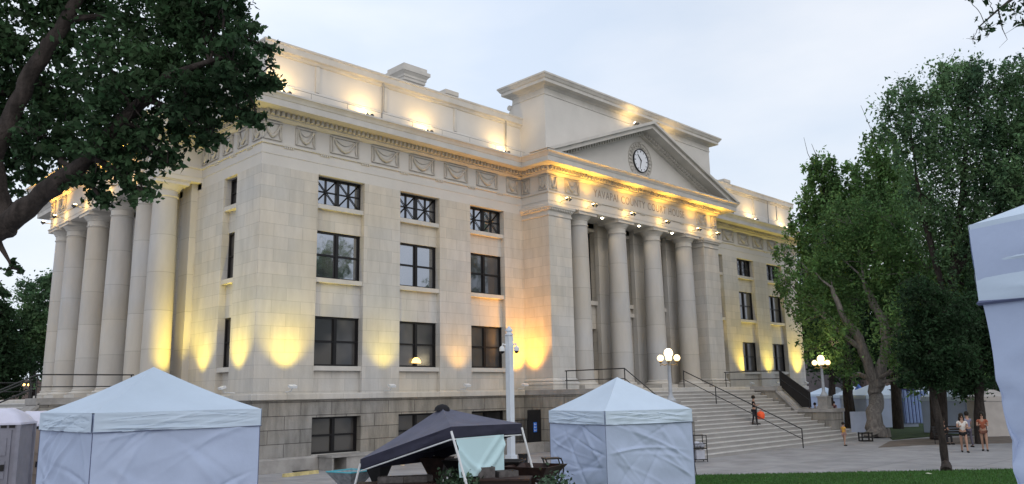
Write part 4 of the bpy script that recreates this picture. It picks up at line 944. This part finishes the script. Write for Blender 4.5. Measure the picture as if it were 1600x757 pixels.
# ------------------------------------------------------------ people
SKIN = mat('skin', (.42,.25,.18), .6, .05); 
def skinned(name, verts, edges, radii, mt, parent, sub=1):
    me = bpy.data.meshes.new(name); me.from_pydata([tuple(v) for v in verts], edges, []); me.materials.append(mt)
    o = bpy.data.objects.new(name, me); put(o, parent); md = o.modifiers.new('skin','SKIN'); md.use_smooth_shade = True
    for i, r in enumerate(radii):
        rr = r if hasattr(r,'__len__') else (r, r); me.skin_vertices[0].data[i].radius = rr; me.skin_vertices[0].data[i].use_root = (i == 0)
    s = o.modifiers.new('sub','SUBSURF'); s.levels = sub; s.render_levels = sub
    return o
def person(label, loc, rz, H=1.68, shirt=(.1,.1,.1), legs=(.1,.1,.2), hair=(.02,.015,.01), stride=.12, arms='down', long_hair=False, bare_legs=False, sit=False, skin=SKIN, skirt=None, group=None, sleeve=.5, top_len=0., lean=0.):
    k = H/1.7; t = thing('person', label, 'person', loc, rz, group)
    hip = .90 if not sit else .48
    J = {}
    J['pel'] = (0,0,hip); J['wai'] = (0,-.01+lean*.3,hip+.16); J['che'] = (0,lean*.7,hip+.36); J['nec'] = (0,.0+lean,hip+.53); J['hea0'] = (0,-.01+lean,hip+.60); J['hea1'] = (0,-.03+lean,hip+.72)
    for s, n_ in ((-1,'l'),(1,'r')):
        J['hp'+n_] = (s*.085,0,hip-.06)
        if sit: J['kn'+n_] = (s*.12,-.42,hip-.02); J['an'+n_] = (s*.12,-.44,.08); J['to'+n_] = (s*.13,-.60,.03)
        else:
            st = stride*s; J['kn'+n_] = (s*.09,-st*.5-.03,.49); J['an'+n_] = (s*.085,-st,.08); J['to'+n_] = (s*.10,-st-.16,.03)
        J['sh'+n_] = (s*.175,lean*.9,hip+.47)
        if arms == 'down': J['el'+n_] = (s*.23,.02+lean+st_(s)*.05,hip+.20); J['wr'+n_] = (s*.24,-.08+lean-st_(s)*.08,hip-.02); J['ha'+n_] = (s*.235,-.12+lean,hip-.12)
        elif arms == 'front': J['el'+n_] = (s*.22,-.08+lean,hip+.22); J['wr'+n_] = (s*.13,-.28+lean,hip+.26); J['ha'+n_] = (s*.08,-.34+lean,hip+.30)
        else:
            J['el'+n_] = (s*.26,-.02,hip+.22); J['wr'+n_] = (s*.20,-.16,hip+.05); J['ha'+n_] = (s*.16,-.2,hip-.02)
    names = list(J); idx = {n_:i for i, n_ in enumerate(names)}; v = [Vector(J[n_])*k for n_ in names]
    rad = dict(pel=(.135,.10), wai=(.115,.085), che=(.145,.10), nec=.052, hea0=.06, hea1=.095)
    for n_ in 'lr': rad.update({'hp'+n_:.09,'kn'+n_:.055,'an'+n_:.036,'to'+n_:.03,'sh'+n_:.055,'el'+n_:.038,'wr'+n_:.027,'ha'+n_:.032})
    E = [('pel','wai'),('wai','che'),('che','nec'),('nec','hea0'),('hea0','hea1')]
    for n_ in 'lr': E += [('pel','hp'+n_),('hp'+n_,'kn'+n_),('kn'+n_,'an'+n_),('an'+n_,'to'+n_),('che','sh'+n_),('sh'+n_,'el'+n_),('el'+n_,'wr'+n_),('wr'+n_,'ha'+n_)]
    sc_ = lambda r: tuple(a*k for a in r) if hasattr(r,'__len__') else r*k
    body = skinned('body', v, [(idx[a],idx[b]) for a, b in E], [sc_(rad[n_]) for n_ in names], skin, t)
    # nose and ears belong to the head
    def sub_(nm, ns, es, grow, mt, cut=None):
        ii = {n_:i for i, n_ in enumerate(ns)}; vv = [Vector(J[n_])*k for n_ in ns]
        if cut:
            for n_, (a, f_) in cut.items(): vv[ii[n_]] = (Vector(J[a]).lerp(Vector(J[n_]), f_))*k
        rr = []
        for n_ in ns:
            r = rad[n_]; rr.append(tuple((a+grow)*k for a in r) if hasattr(r,'__len__') else (r+grow)*k)
        return skinned(nm, vv, [(ii[a],ii[b]) for a, b in es], rr, mt, t)
    sub_('shirt', ['pel','wai','che','shl','shr','ell','elr'], [('pel','wai'),('wai','che'),('che','shl'),('che','shr'),('shl','ell'),('shr','elr')], .014, mat('cloth_%d_%d_%d'%tuple(int(c*100) for c in shirt), shirt, .85, .1, 8), {'ell':('shl',sleeve),'elr':('shr',sleeve)})
    lm = mat('cloth_%d_%d_%d'%tuple(int(c*100) for c in legs), legs, .85, .1, 8)
    if bare_legs: sub_('shorts', ['pel','hpl','hpr','knl','knr'], [('pel','hpl'),('pel','hpr'),('hpl','knl'),('hpr','knr')], .016, lm, {'knl':('hpl',.4),'knr':('hpr',.4)})
    else: sub_('trousers', ['pel','hpl','hpr','knl','knr','anl','anr'], [('pel','hpl'),('pel','hpr'),('hpl','knl'),('hpr','knr'),('knl','anl'),('knr','anr')], .014, lm)
    for n_ in 'lr':
        s = MB(); a = Vector(J['an'+n_])*k; b_ = Vector(J['to'+n_])*k; s.tube([(a.x,a.y+.05*k,.035*k),(a.x,a.y-.02*k,.045*k),(b_.x,b_.y,.035*k),(b_.x,b_.y-.05*k,.028*k)], [.035*k,.05*k,.045*k,.025*k], 8); s.build('shoe', BLK, t, smooth=True)
    hd = Vector(J['hea1'])*k; hm = mat('hair_%d'%int(hair[0]*1000), hair, .7, .2)
    b = MB(); b.ball((hd.x,hd.y+.022*k,hd.z+.025*k), .122*k, 14, (.92,1,1.0))
    if long_hair: b.ball((hd.x,hd.y+.075*k,hd.z-.12*k), .125*k, 12, (1.05,.7,1.5))
    b.build('hair', hm, t, smooth=True)
    b = MB()
    for s in (-1,1): b.ball((hd.x+s*.036*k,hd.y-.098*k,hd.z-.005*k), .012*k, 6)
    b.build('eyes', BLK, t); b = MB(); b.tube([(hd.x,hd.y-.09*k,hd.z+.005),(hd.x,hd.y-.125*k,hd.z-.035*k),(hd.x,hd.y-.09*k,hd.z-.045*k)], [.01*k,.016*k,.01*k], 6); b.build('nose', skin, t, smooth=True)
    b = MB(); b.box(hd.x-.025*k,hd.x+.025*k,hd.y-.103*k,hd.y-.09*k,hd.z-.075*k,hd.z-.066*k); b.build('mouth', mat('lips', (.3,.1,.08)), t)
    return t
def st_(s): return s
# on the steps: boy holding an orange bag
kz = ZT-int((8.35-4.3)/.394+1)*ZT/17
t = person('boy in black on the front steps beside the middle handrail', (24.75,-8.35,kz), R(20), 1.5, (.012,.012,.014), (.03,.03,.04), bare_legs=False, arms='front')
b = MB(); b.lathe((0,0,0), [(.15,0),(.20,.08),(.21,.25),(.15,.36),(.05,.40)], 14); b.tube([(-.07,0,.38),(-.05,0,.50),(.05,0,.50),(.07,0,.38)], .012, 5)
o = b.build('bag', mat('orange_bag', (1.0,.13,.04), .6, .05, emit=None), loc=(24.72,-8.75,kz+.30), smooth=True); tag(o, 'bright orange bag held by the boy on the steps', 'bag')
p = on(1320,697); person('small child in a yellow top at the end of the front steps', p, R(60), 1.18, (.75,.42,.08), (.45,.3,.3), bare_legs=True, stride=.08)
p = on(1508,707); person('woman walking in a pale top and black shorts with long dark hair', p, R(-65), 1.68, (.74,.70,.66), (.012,.012,.015), bare_legs=True, long_hair=True, arms='front', stride=.2)
p = on(1540,705); person('woman with big dark curly hair in a rust top beside the close tent', p, R(-75), 1.72, (.36,.11,.06), (.16,.07,.05), bare_legs=True, long_hair=True, arms='front', stride=.1)
p = on(1516,699); person('person in a blue-grey shirt standing just behind the woman in the pale top', p, R(140), 1.66, (.25,.25,.36), (.10,.09,.12), arms='front')
p = on(1592,695); person('person in a pinkish shirt and dark trousers half hidden by the close tent', p, R(-110), 1.62, (.5,.3,.32), (.03,.04,.09))
# bench with a seated person
p = on(1487,694); t = thing('park_bench', 'dark park bench with a person on it under the leaning tree', 'bench', p, -YAW+.1)
b = MB()
for k in range(4): b.box(-.95,.95,-.42+.12*k,-.33+.12*k,.42,.45)
b.build('seat', BLK, t); b = MB()
for k in range(3): b.box(-.95,.95,.06+.02*k,.09+.02*k,.56+.13*k,.65+.13*k)
b.build('backrest', BLK, t)
for x in (-.85,.85):
    b = MB(); b.tube([(x,-.4,0),(x,-.38,.42),(x,.06,.42),(x,.12,.9)], .025, 6); b.tube([(x,.08,0),(x,.06,.42)], .025, 6); b.build('leg', IRON, t)
person('person in black sitting on the park bench', p+Vector((0,0,.0))+HR*-.35+HD*.0, -YAW+.1, 1.66, (.02,.02,.022), (.03,.03,.035), sit=True, arms='front')
# white board and crate by the right step wall
p = on(1345,682); t = thing('notice_board', 'blank white board on a stand at the end of the right step wall', 'board', p, -YAW+.25)
b = MB(); b.box(-.62,.52,-.02,.02,.22,1.50); b.build('board', mat('white_board', (.62,.68,.84), .6, .04), t)
for x in (-.45,.35): b = MB(); b.tube([(x,.0,0),(x,.03,1.45)], .025, 6); b.build('leg', IRON, t)
p = on(1353,690); t = thing('bin', 'open black crate on the paving beside the white board', 'crate', p, -YAW)
b = MB()
for z in (0,.2,.42): 
    for a in ((-.3,.3,-.25,-.21),(-.3,.3,.21,.25),(-.3,-.26,-.21,.21),(.26,.3,-.21,.21)): b.box(a[0],a[1],a[2],a[3],z,z+.06)
for x in (-.28,.28):
    for y in (-.23,.23): b.box(x-.03,x+.03,y-.03,y+.03,0,.50)
b.build('crate_frame', BLK, t)
# ------------------------------------------------------------ background at right
def bg_tent(label, px, py, d, w, h=2.15, pk=.9, rz=.3, amp=.03, fab=FAB, roof=FABR):
    p = at(px, py, d); c = Vector((p.x,p.y,0)); hw = w/2
    cs = [c+Vector((math.cos(rz+PI/4+PI/2*k)*hw*1.414, math.sin(rz+PI/4+PI/2*k)*hw*1.414, h)) for k in range(4)]
    tent(label, cs, pk, .28, 0, int(px)%50, amp, fab, roof, det=10, sag=.05, group='white tents behind the trees')
bg_tent('white tent directly behind the forked tree trunk', 1372, 640, 62, 3.9, 2.4, .95, -YAW+.1)
bg_tent('white tent behind the bench, seen between two trunks', 1497, 640, 52, 3.0, 2.3, .85, -YAW+.5)
bg_tent('pale tent beside the close tent edge, behind the walking women', 1549, 640, 49, 1.9, 2.3, .5, -YAW, fab=mat('cream_fabric', (.6,.56,.54), .8, .05), roof=mat('cream_fabric', (.6,.56,.54)))
bg_tent('small open white tent far behind the right lamp', 1310, 630, 86, 3.0, 2.2, .9, -YAW+.2)
for px, py, d, w_, wh in ((1290,632,95,3.2,'just right of the right lamp pedestal'),(1335,634,78,2.6,'behind the white notice board'),(1393,634,72,3.0,'just right of the forked trunk, behind the curtained stalls'),(1455,634,66,2.8,'between the wide curtained stall and the bench tent'),(1520,634,64,3.0,'behind the head of the woman in the pale top')):
    bg_tent('far white tent '+wh, px, py, d, w_, 2.3, .85, -YAW+.1*(px%7))
# striped curtain stall
for px, d, n_, w_, s in ((1408,66,4,1.6,'narrow blue-white curtained stall right of the forked tree'),(1432,60,7,2.2,'wider blue-white curtained stall with dark stripes')):
    p = at(px,640,d); t = thing('curtain_stall', s, 'stall', (p.x,p.y,0), -YAW+.3, 'curtained stalls')
    b = MB(); n = n_*8; V = []; Fc = []
    for i in range(n+1):
        u = i/n; x = (u-.5)*w_; y = .06*math.sin(u*n_*2*PI); V += [(x,y,.35),(x,y,2.75-.15*math.sin(PI*u))]
    for i in range(n): Fc.append((2*i,2*i+2,2*i+3,2*i+1))
    V2 = [(a,b_+.02,c) for a,b_,c in V]; b.add(V, Fc); b.add(V2, Fc); b.build('curtain', mat('blue_curtain', (.34,.46,.78), .7, .1), t, smooth=True)
    b = MB()
    for i in range(n_+1): x = (i/n_-.5)*w_; b.box(x-.03,x+.03,-.09,-.07,.3,2.75)
    b.build('pole', mat('navy_pole', (.03,.04,.12)), t)
    b = MB(); b.box(-w_/2,w_/2,.2,1.8,2.7,2.8); b.box(-w_/2,w_/2,1.7,1.8,.0,2.7); b.build('stall_frame', mat('navy_pole', (.03,.04,.12)), t)
# distant buildings along the street
def far_building(label, px, d, w, dp, h, col, lit=(), rz=0):
    p = at(px,640,d); t = thing('building', label, 'building', (p.x,p.y,0), -YAW+rz)
    b = MB(); b.box(-w/2,w/2,0,dp,0,h); b.box(-w/2-.2,w/2+.2,-.2,dp,h,h+.4); b.build('wall', mat('far_wall_%d'%int(px), col, .9, .15, .5), t)
    nw = int(w/3)
    for i in range(nw):
        for fl in range(int(h/3.6)):
            x = -w/2+1.5+i*3; z = .9+fl*3.6; b = MB(); b.box(x-.7,x+.7,-.05,.05,z+.9,z+1.7)
            is_lit = (i, fl) in lit
            b.build('window', mat('lit_window', (1,.9,.8), emit=(1,.88,.72), es=1.1) if is_lit else FRAME, t)
far_building('long low dark building with lit shopfronts far behind the trees at right', 1330, 118, 60, 12, 8.2, (.13,.12,.13), {(3,0),(5,0),(8,0),(9,0),(12,0),(15,0)})
far_building('brownish building far behind the trees at the right edge', 1620, 105, 40, 12, 9, (.12,.09,.08), {(2,0),(6,0)}, -.3)
far_building('low dark building with a lit window far left beyond the side portico', 10, 100, 26, 10, 5.5, (.14,.11,.10), {(3,0)}, .4)
t = thing('string_lights', 'row of warm lights glowing far left beyond the side steps', 'lights', at(18,600,70))
b = MB()
for i in range(7): b.ball((HR.x*(i*.42-.6), HR.y*(i*.42-.6), .12*math.sin(i)), .10, 8)
b.build('bulbs', mat('warm_bulb', (1,.6,.2), emit=(1,.5,.12), es=9), t); b = MB(); b.tube([HR*(-1.2), HR*2.6], .02, 4); b.build('wire', IRON, t)
# people in the crowd beyond
cl_ = [((.05,.05,.07),(.04,.04,.06)),((.35,.34,.36),(.04,.05,.09)),((.10,.03,.03),(.05,.05,.05)),((.05,.07,.14),(.08,.07,.06))]
desc = ['dark','pale grey','dark red','navy']
protos = []
for i, ((a, b_), dn) in enumerate(zip(cl_, desc)):
    q = at(1265+i*9, 640, 66+i*2.5); protos.append(person('far figure in a %s top in the crowd behind the right lamp'%dn, (q.x,q.y,0), RS.uniform(0,6), RS.uniform(1.6,1.8), a, b_, group='crowd among the far tents'))
crowd = ((1258,'just left of the right lamp post'),(1296,'just right of the right lamp post'),(1304,'left of the small open far tent'),(1318,'behind the right side of the small open far tent'),(1334,'right of the spired tree trunk, above the white board'),(1343,'beneath the red and blue umbrella'),(1352,'against the left edge of the forked trunk'),(1402,'just right of the forked trunk'),(1417,'between the two curtained stalls'),(1449,'at the right edge of the wide curtained stall'),(1464,'between the wide stall and the white tent behind the bench'))
for i, (px, wh) in enumerate(crowd):
    d = RS.uniform(68,84); q = at(px,640,d); k_ = i%4; c = copy_tree(protos[k_]); c.location = (q.x,q.y,0); c.rotation_euler = (0,0,RS.uniform(0,6)); c['label'] = 'far %s figure %s'%(['dark-topped','grey-topped','red-topped','navy-topped'][k_], wh); c['group'] = 'crowd among the far tents'
# flag / umbrella of colour
p = at(1343,622,72); t = thing('market_umbrella', 'small red and blue umbrella left of the forked trunk', 'umbrella', (p.x,p.y,0))
b = MB(); b.tube([(0,0,0),(0,0,3.2)], .03, 6); b.build('pole', IRON, t)
b = MB(); b.add([(0,0,3.3),(.9,0,2.2),(.28,.85,2.2),(-.7,.5,2.2)],[(0,1,2),(0,2,3)]); b.build('red_panel', mat('red_cloth', (.65,.12,.06)), t)
b = MB(); b.add([(0,0,3.3),(-.7,.5,2.2),(-.7,-.5,2.2),(.28,-.85,2.2),(.9,0,2.2)],[(0,1,2),(0,2,3),(0,3,4)]); b.build('blue_panel', mat('blue_cloth', (.08,.16,.5)), t)
# ------------------------------------------------------------ trees
BARK = mat('bark', (.055,.045,.041), .95, .3, 5, 1.0, 14, stretch=(2,2,.5)); BARKG = mat('grey_bark', (.30,.27,.25), .95, .25, 5, 1.0, 14, stretch=(2,2,.5))
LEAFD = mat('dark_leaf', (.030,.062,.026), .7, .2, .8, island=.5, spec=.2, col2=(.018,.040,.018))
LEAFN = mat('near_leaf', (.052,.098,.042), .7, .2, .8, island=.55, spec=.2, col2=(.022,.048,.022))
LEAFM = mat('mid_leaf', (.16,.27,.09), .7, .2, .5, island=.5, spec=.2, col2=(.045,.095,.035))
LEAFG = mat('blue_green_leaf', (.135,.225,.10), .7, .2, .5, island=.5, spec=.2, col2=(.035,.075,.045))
def limb(b, p0, p1, r0, r1, n=6, wob=.12, sides=8):
    p0, p1 = Vector(p0), Vector(p1); Ln = (p1-p0).length; pts = []; rs = []
    for i in range(n+1):
        t = i/n; q = p0.lerp(p1, t)+Vector((RS.normal(),RS.normal(),RS.normal()*.6))*Ln*wob*.25*math.sin(PI*t); q.z += Ln*.06*math.sin(PI*t); pts.append(q); rs.append(r0+(r1-r0)*t)
    b.tube(pts, rs, sides); return pts
def tree(label, base, trunk, clumps, nleaf, size, leaf, bark, group=None, asp=.5, twig_r=.02, limbs=True, spread=.62, dens=1., cat='tree', joints=None, scat=(.17,.17,.17), ext=1.15):
    """trunk: list of polylines [(point, radius)...]; clumps: (centre, (rx,ry,rz))"""
    base = Vector(base); t = thing('tree', label, cat, base, 0, group); b = MB()
    ends = []
    for pl in trunk:
        pts = [Vector(p)-base for p, r in pl]; rs = [r for p, r in pl]; P2 = []; R2 = []
        for i in range(len(pts)-1):
            for k in range(4):
                f = k/4; P2.append(pts[i].lerp(pts[i+1], f)+Vector((RS.normal(),RS.normal(),0))*rs[i]*.10); R2.append((rs[i]*(1-f)+rs[i+1]*f)*(1+.06*RS.normal()))
        P2.append(pts[-1]); R2.append(rs[-1]); b.tube(P2, R2, 12); ends += [(P2[i], R2[i]) for i in range(len(P2)//3, len(P2))]
    b.build('trunk', bark, t, smooth=True)
    bb = MB(); C = []
    w_ = np.array([c[1][0]*c[1][1]*c[1][2] for c in clumps])**(2/3); w_ = w_/w_.sum()
    for (c, rr), ww in zip(clumps, w_):
        c = Vector(c)-base; 
        e, r = min(ends, key=lambda q: (q[0]-c).length+(.5*max(0, q[0].z-c.z)))
        if limbs:
            pts = limb(bb, e, c, min(r*.5, .05+.018*(e-c).length), twig_r*.6)
        k = max(6, int(nleaf*ww*dens)); nsub = max(5, int(8+k/55)); 
        sub = RS.normal(size=(nsub,3)); sub /= np.linalg.norm(sub,axis=1)[:,None]; sub *= (RS.uniform(.25,1.0,nsub)**.5)[:,None]
        sub = sub*np.array(rr)*ext+np.array(c)
        if limbs:
            for s_ in sub[:min(nsub, 7)]: limb(bb, c, s_, twig_r*.6, twig_r*.3, 3, .1, 4)
        pick = RS.randint(0, nsub, k); C.append(sub[pick]+RS.normal(size=(k,3))*np.array(rr)*np.array(scat)*RS.uniform(.5,1.5,nsub)[pick][:,None])
    if limbs: bb.build('limbs', bark, t, smooth=True)
    leaves_mesh('crown', np.concatenate(C), size, leaf, t, asp); return t
# big near tree at left
def CLP(rows, rz=1.0): return [(at(px,py,d), (r*d/F, r*d/F, r*d/F*rz)) for px,py,r,d in rows]
rows = [(386,62,36,10.6),(402,122,30,10.4),(402,180,20,10.4),(372,170,22,10.5),(335,48,50,11),(352,140,48,10.8),(362,100,40,10.2),(300,100,58,11.4),(306,188,42,10.9),(330,210,24,10.6),(250,36,62,11.8),(246,130,58,11),(250,222,40,10.8),(262,255,20,10.7),(200,280,36,10.8),(180,205,52,11.4),(222,300,22,10.6),(165,100,55,11),(110,30,55,12),(105,150,55,12.2),(90,245,42,11.4),(135,285,32,10.9),(160,318,14,10.8),(50,60,55,12),(35,165,55,12.4),(28,268,30,12),(0,310,34,11.6),(15,225,38,12),
 (310,0,60,11),(345,-20,40,10.6),(230,-50,60,11.4),(120,-60,70,11.8),(30,-60,60,11.8),(-60,100,80,12),(-60,260,60,12),(-60,-60,80,12),(330,-90,60,11),(60,215,40,11.2),(150,240,36,10.6),(210,170,50,10.6),(290,150,36,10.4),(20,420,12,11),(0,455,14,11.2)]
B0 = at(-150,900,11.5); B0.z = gz(B0.x,B0.y)
B0 = at(-330,900,11.5); B0.z = gz(B0.x,B0.y)
tr = [[(B0,.34),(at(-250,640,11.3),.28),(at(-60,385,11.1),.20),(at(-18,362,11),.18),(at(15,350,11),.17)],
      [(at(8,352,11),.16),(at(-14,250,11.2),.14),(at(18,180,11.3),.125),(at(50,110,11.4),.11),(at(105,30,11.6),.10),(at(150,-50,11.7),.06)],
      [(at(10,352,11),.16),(at(70,300,10.9),.13),(at(120,265,10.8),.10),(at(190,190,10.7),.09),(at(260,120,10.7),.06),(at(350,90,10.6),.03)],
      [(at(-14,250,11.2),.15),(at(-40,100,11.6),.12),(at(-30,-60,11.8),.07)]]
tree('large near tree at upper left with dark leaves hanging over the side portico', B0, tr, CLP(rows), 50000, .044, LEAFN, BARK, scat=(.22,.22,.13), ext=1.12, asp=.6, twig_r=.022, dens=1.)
# forked tree at right
def grow(nm): pass
BF = on(1370,684)
rowsF = [(1440,575,34,48),(1470,540,40,48),(1325,590,14,60),(1480,590,24,47),(1410,460,40,51),(1340,470,34,52),(1290,490,40,51),(1300,430,42,52),(1345,410,46,51),(1390,400,48,51),(1440,430,55,49),(1262,425,28,52),(1228,440,20,52),(1288,380,26,53),(1500,480,55,47),(1480,400,55,49),(1430,520,50,47),(1510,560,45,46),(1300,540,30,50),(1225,400,16,52.5),(1330,350,40,52),(1380,340,42,52),(1275,545,26,52),(1340,560,22,52),(1450,570,40,46),(1545,420,40,48),(1250,470,26,52)]
tree('large forked tree with grey trunk between the right lamp and the bench', BF, [[(BF,.85),(BF+Vector((0,0,.45)),.56),(BF+Vector((0,0,1.2)),.47),(at(1368,620,50.5),.42),(at(1370,592,50.5),.42)],
   [(at(1368,596,50.5),.34),(at(1350,555,50.5),.30),(at(1343,530,50.5),.28),(at(1318,495,50.3),.22),(at(1300,450,50.5),.12)],
   [(at(1372,598,50.5),.38),(at(1385,545,50.3),.30),(at(1380,500,50.3),.28),(at(1362,470,50.3),.24),(at(1350,440,50.5),.14)],
   [(at(1385,545,50.3),.24),(at(1420,480,50),.16),(at(1450,420,49.5),.09)],
   [(at(1345,545,50.5),.20),(at(1325,530,50.4),.14),(at(1280,490,51),.07)]], CLP(rowsF), 56000, .10, LEAFM, BARKG, 'trees right of the courthouse', scat=(.13,.13,.24), ext=1.25, twig_r=.035)
# spired trees
rowsA = [(1290,400,32,60),(1296,350,30,60),(1284,310,26,60),(1312,320,24,60),(1285,275,22,60),(1320,290,20,60),(1268,262,11,60),(1330,268,9,60),(1305,450,34,60),(1262,330,18,60),(1335,350,26,61),(1322,400,30,61),(1255,365,22,60),(1300,258,8,60)]
BA = on(1328,650); BA = Vector((at(1327,640,61).x, at(1327,640,61).y, 0))
tree('spired green tree nearest the right end of the courthouse, bare twigs on top', BA, [[(BA,.42),(at(1322,560,61),.34),(at(1306,430,60.5),.22),(at(1292,330,60),.10),(at(1283,262,60),.03),(at(1268,225,60),.012)],[(at(1292,300,60),.05),(at(1262,240,60),.02),(at(1256,215,60),.01)],[(at(1322,560,61),.22),(at(1335,450,61),.14),(at(1325,300,60),.04)]], CLP(rowsA,1.25), 24000, .13, LEAFM, BARK, 'trees right of the courthouse', scat=(.13,.13,.24), ext=1.25, twig_r=.03)
rowsB = [(1372,330,30,58),(1378,280,28,58),(1368,240,20,58),(1392,250,20,58),(1385,222,12,58),(1352,300,20,58),(1400,310,30,58),(1360,370,34,58),(1405,360,34,58),(1425,300,26,57),(1362,212,8,58),(1350,345,22,58)]
BB = Vector((at(1400,640,58).x, at(1400,640,58).y, 0))
tree('narrow spired tree in the middle of the right group with one bare twig', BB, [[(BB,.4),(at(1395,520,58),.3),(at(1385,380,58),.2),(at(1378,260,58),.06),(at(1362,205,58),.02),(at(1345,165,58),.01)]], CLP(rowsB,1.3), 20000, .125, LEAFM, BARK, 'trees right of the courthouse', scat=(.13,.13,.24), ext=1.25, twig_r=.03)
rowsC = [(1615,180,40,45),(1585,235,40,45),(1610,300,40,45),(1570,135,24,46),(1600,110,24,46),(1625,120,34,46),(1455,150,18,46),(1478,130,20,46),(1515,108,14,46),(1425,160,16,46),(1555,290,40,44.5),(1420,180,42,46),(1410,150,20,46),(1450,200,48,46),(1480,160,46,46),(1500,130,34,46),(1535,125,28,46),(1530,170,48,46),(1570,200,50,46),(1590,150,32,46),(1600,250,55,46),(1545,250,55,46),(1490,240,52,46),(1440,250,40,46),(1500,310,52,46),(1560,320,55,46),(1450,310,40,46),(1540,380,50,46),(1490,370,46,46),(1600,330,40,46),(1475,115,14,46),(1640,180,60,46),(1650,280,60,46),(1590,400,50,46),(1400,200,22,46),(1580,470,46,46),(1520,450,46,46)]
BCt = Vector((at(1462,650,46).x, at(1462,650,46).y, 0))
tree('tallest leafy tree at right rising above the close tent', BCt, [[(BCt,.55),(at(1464,600,46),.40),(at(1480,500,46),.32),(at(1495,380,46),.22),(at(1510,230,46),.10),(at(1515,150,46),.04)],[(at(1482,480,46),.2),(at(1440,330,46),.12),(at(1425,220,46),.05)],[(at(1490,430,46),.22),(at(1560,330,46),.14),(at(1600,230,46),.06)]], CLP(rowsC), 68000, .10, LEAFG, BARK, 'trees right of the courthouse', scat=(.13,.13,.24), ext=1.25, twig_r=.035)
BE = Vector((at(1528,660,42).x, at(1528,660,42).y, 0))
rowsE = [(1530,560,40,42),(1500,590,26,42),(1540,500,44,42),(1470,560,34,42),(1560,450,40,42),(1440,590,20,43),(1500,520,40,42)]
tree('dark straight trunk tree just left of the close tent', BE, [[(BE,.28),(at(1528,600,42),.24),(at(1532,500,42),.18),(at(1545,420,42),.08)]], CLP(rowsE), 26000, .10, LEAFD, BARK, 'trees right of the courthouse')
BD = on(1479,737)
rowsD = [(1452,560,34,29.5),(1430,585,20,29.5),(1475,580,26,29.2),(1450,520,34,30),(1500,560,28,29),(1420,540,24,30),(1480,490,38,30),(1440,470,30,30),(1410,600,8,30)]
tree('thin leaning tree standing on the edge of the lawn', BD, [[(BD,.20),(at(1477,722,29),.13),(at(1468,660,29.2),.13),(at(1455,600,29.5),.11),(at(1450,520,30),.07),(at(1470,450,30),.03)]], CLP(rowsD), 19000, .06, LEAFD, BARK, None, twig_r=.02)
# dense trees further back
for i, (px, d, s, rows_) in enumerate(((1300,84,'dark background tree left of the forked trunk',[(1290,520,50,84),(1300,460,46,84),(1330,500,40,84),(1265,540,26,84),(1320,560,34,84),(1280,420,34,84),(1350,540,34,84)]),
      (1420,84,'dark background tree right of the forked trunk',[(1410,520,54,84),(1400,560,40,84),(1440,460,54,84),(1460,540,46,84),(1380,470,46,84),(1370,560,34,84)]),
      (1530,80,'dark background tree behind the close tent',[(1520,520,60,80),(1560,560,50,80),(1500,580,34,80),(1560,460,60,80),(1500,450,50,80)]))):
    q = at(px,640,d); q.z = 0
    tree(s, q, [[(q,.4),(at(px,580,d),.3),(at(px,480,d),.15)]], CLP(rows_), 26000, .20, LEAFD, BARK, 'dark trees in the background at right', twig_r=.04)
# left background trees
for i, (px, d, s, lf, rows_) in enumerate(((52,64,'round green tree seen left of the side portico',LEAFG,[(62,455,26,62),(48,480,30,62),(70,500,30,62),(30,510,26,62),(52,530,34,62),(78,440,14,62),(60,565,32,62),(25,555,30,62),(85,540,26,62)]),
      (-20,58,'dark tree at the far left edge behind the toilets',LEAFD,[(-10,520,30,58),(5,560,34,58),(-30,580,40,58),(10,600,24,58),(-30,500,34,58),(0,490,16,58)]))):
    q = at(px,640,d); q.z = 0
    tree(s, q, [[(q,.35),(at(px,590,d),.26),(at(px+4,500,d),.12)]], CLP(rows_), 17000, .13, lf, BARK, 'trees beyond the side portico', twig_r=.035)
# overhanging tree at the upper right, trunk outside the frame
BO = at(1900,900,9); BO.z = gz(BO.x,BO.y)
rowsO = [(1530,45,16,7.6),(1520,62,10,7.6),(1545,55,9,7.5),(1560,22,15,7.7),(1585,18,16,7.8),(1600,40,10,7.8),(1518,3,7,7.6),(1545,0,10,7.6),(1565,35,7,7.7),(1620,20,30,8),(1700,-40,80,8.4),(1780,-60,90,8.8),(1640,-80,60,8.2)]
tree('overhanging tree at the upper right corner, only its leafy twigs in view', BO, [[(BO,.3),(at(1890,400,9),.22),(at(1860,50,9),.16),(at(1780,-60,8.8),.1)],[(at(1860,50,9),.1),(at(1700,-60,8.4),.05),(at(1600,-15,8),.02),(at(1560,15,7.7),.010),(at(1530,42,7.6),.006)],[(at(1560,15,7.7),.006),(at(1566,45,7.7),.004),(at(1574,62,7.7),.002),(at(1561,75,7.7),.001)]], CLP(rowsO), 2600, .028, LEAFD, BARK, None, asp=.42, twig_r=.004, dens=1.)

# trees across the lawn on the street side, mirrored in the upper windows
for x, y, s_ in ((27,-39,'street tree across the lawn to the right, mirrored in the windows'),(40,-33,'second street tree across the lawn further right, mirrored in the windows')):
    q = Vector((x,y,gz(x,y))); cl3 = [(q+Vector((RS.normal()*2.2,RS.normal()*2.2,RS.uniform(6,17))), (2.0,2.0,1.8)) for _ in range(16)]
    tree(s_, q, [[(q,.35),(q+Vector((.2,.1,4)),.28),(q+Vector((.1,.3,10)),.14),(q+Vector((0,0,15)),.05)]], cl3, 9000, .22, LEAFM, BARK, 'street trees mirrored in the windows', twig_r=.05)
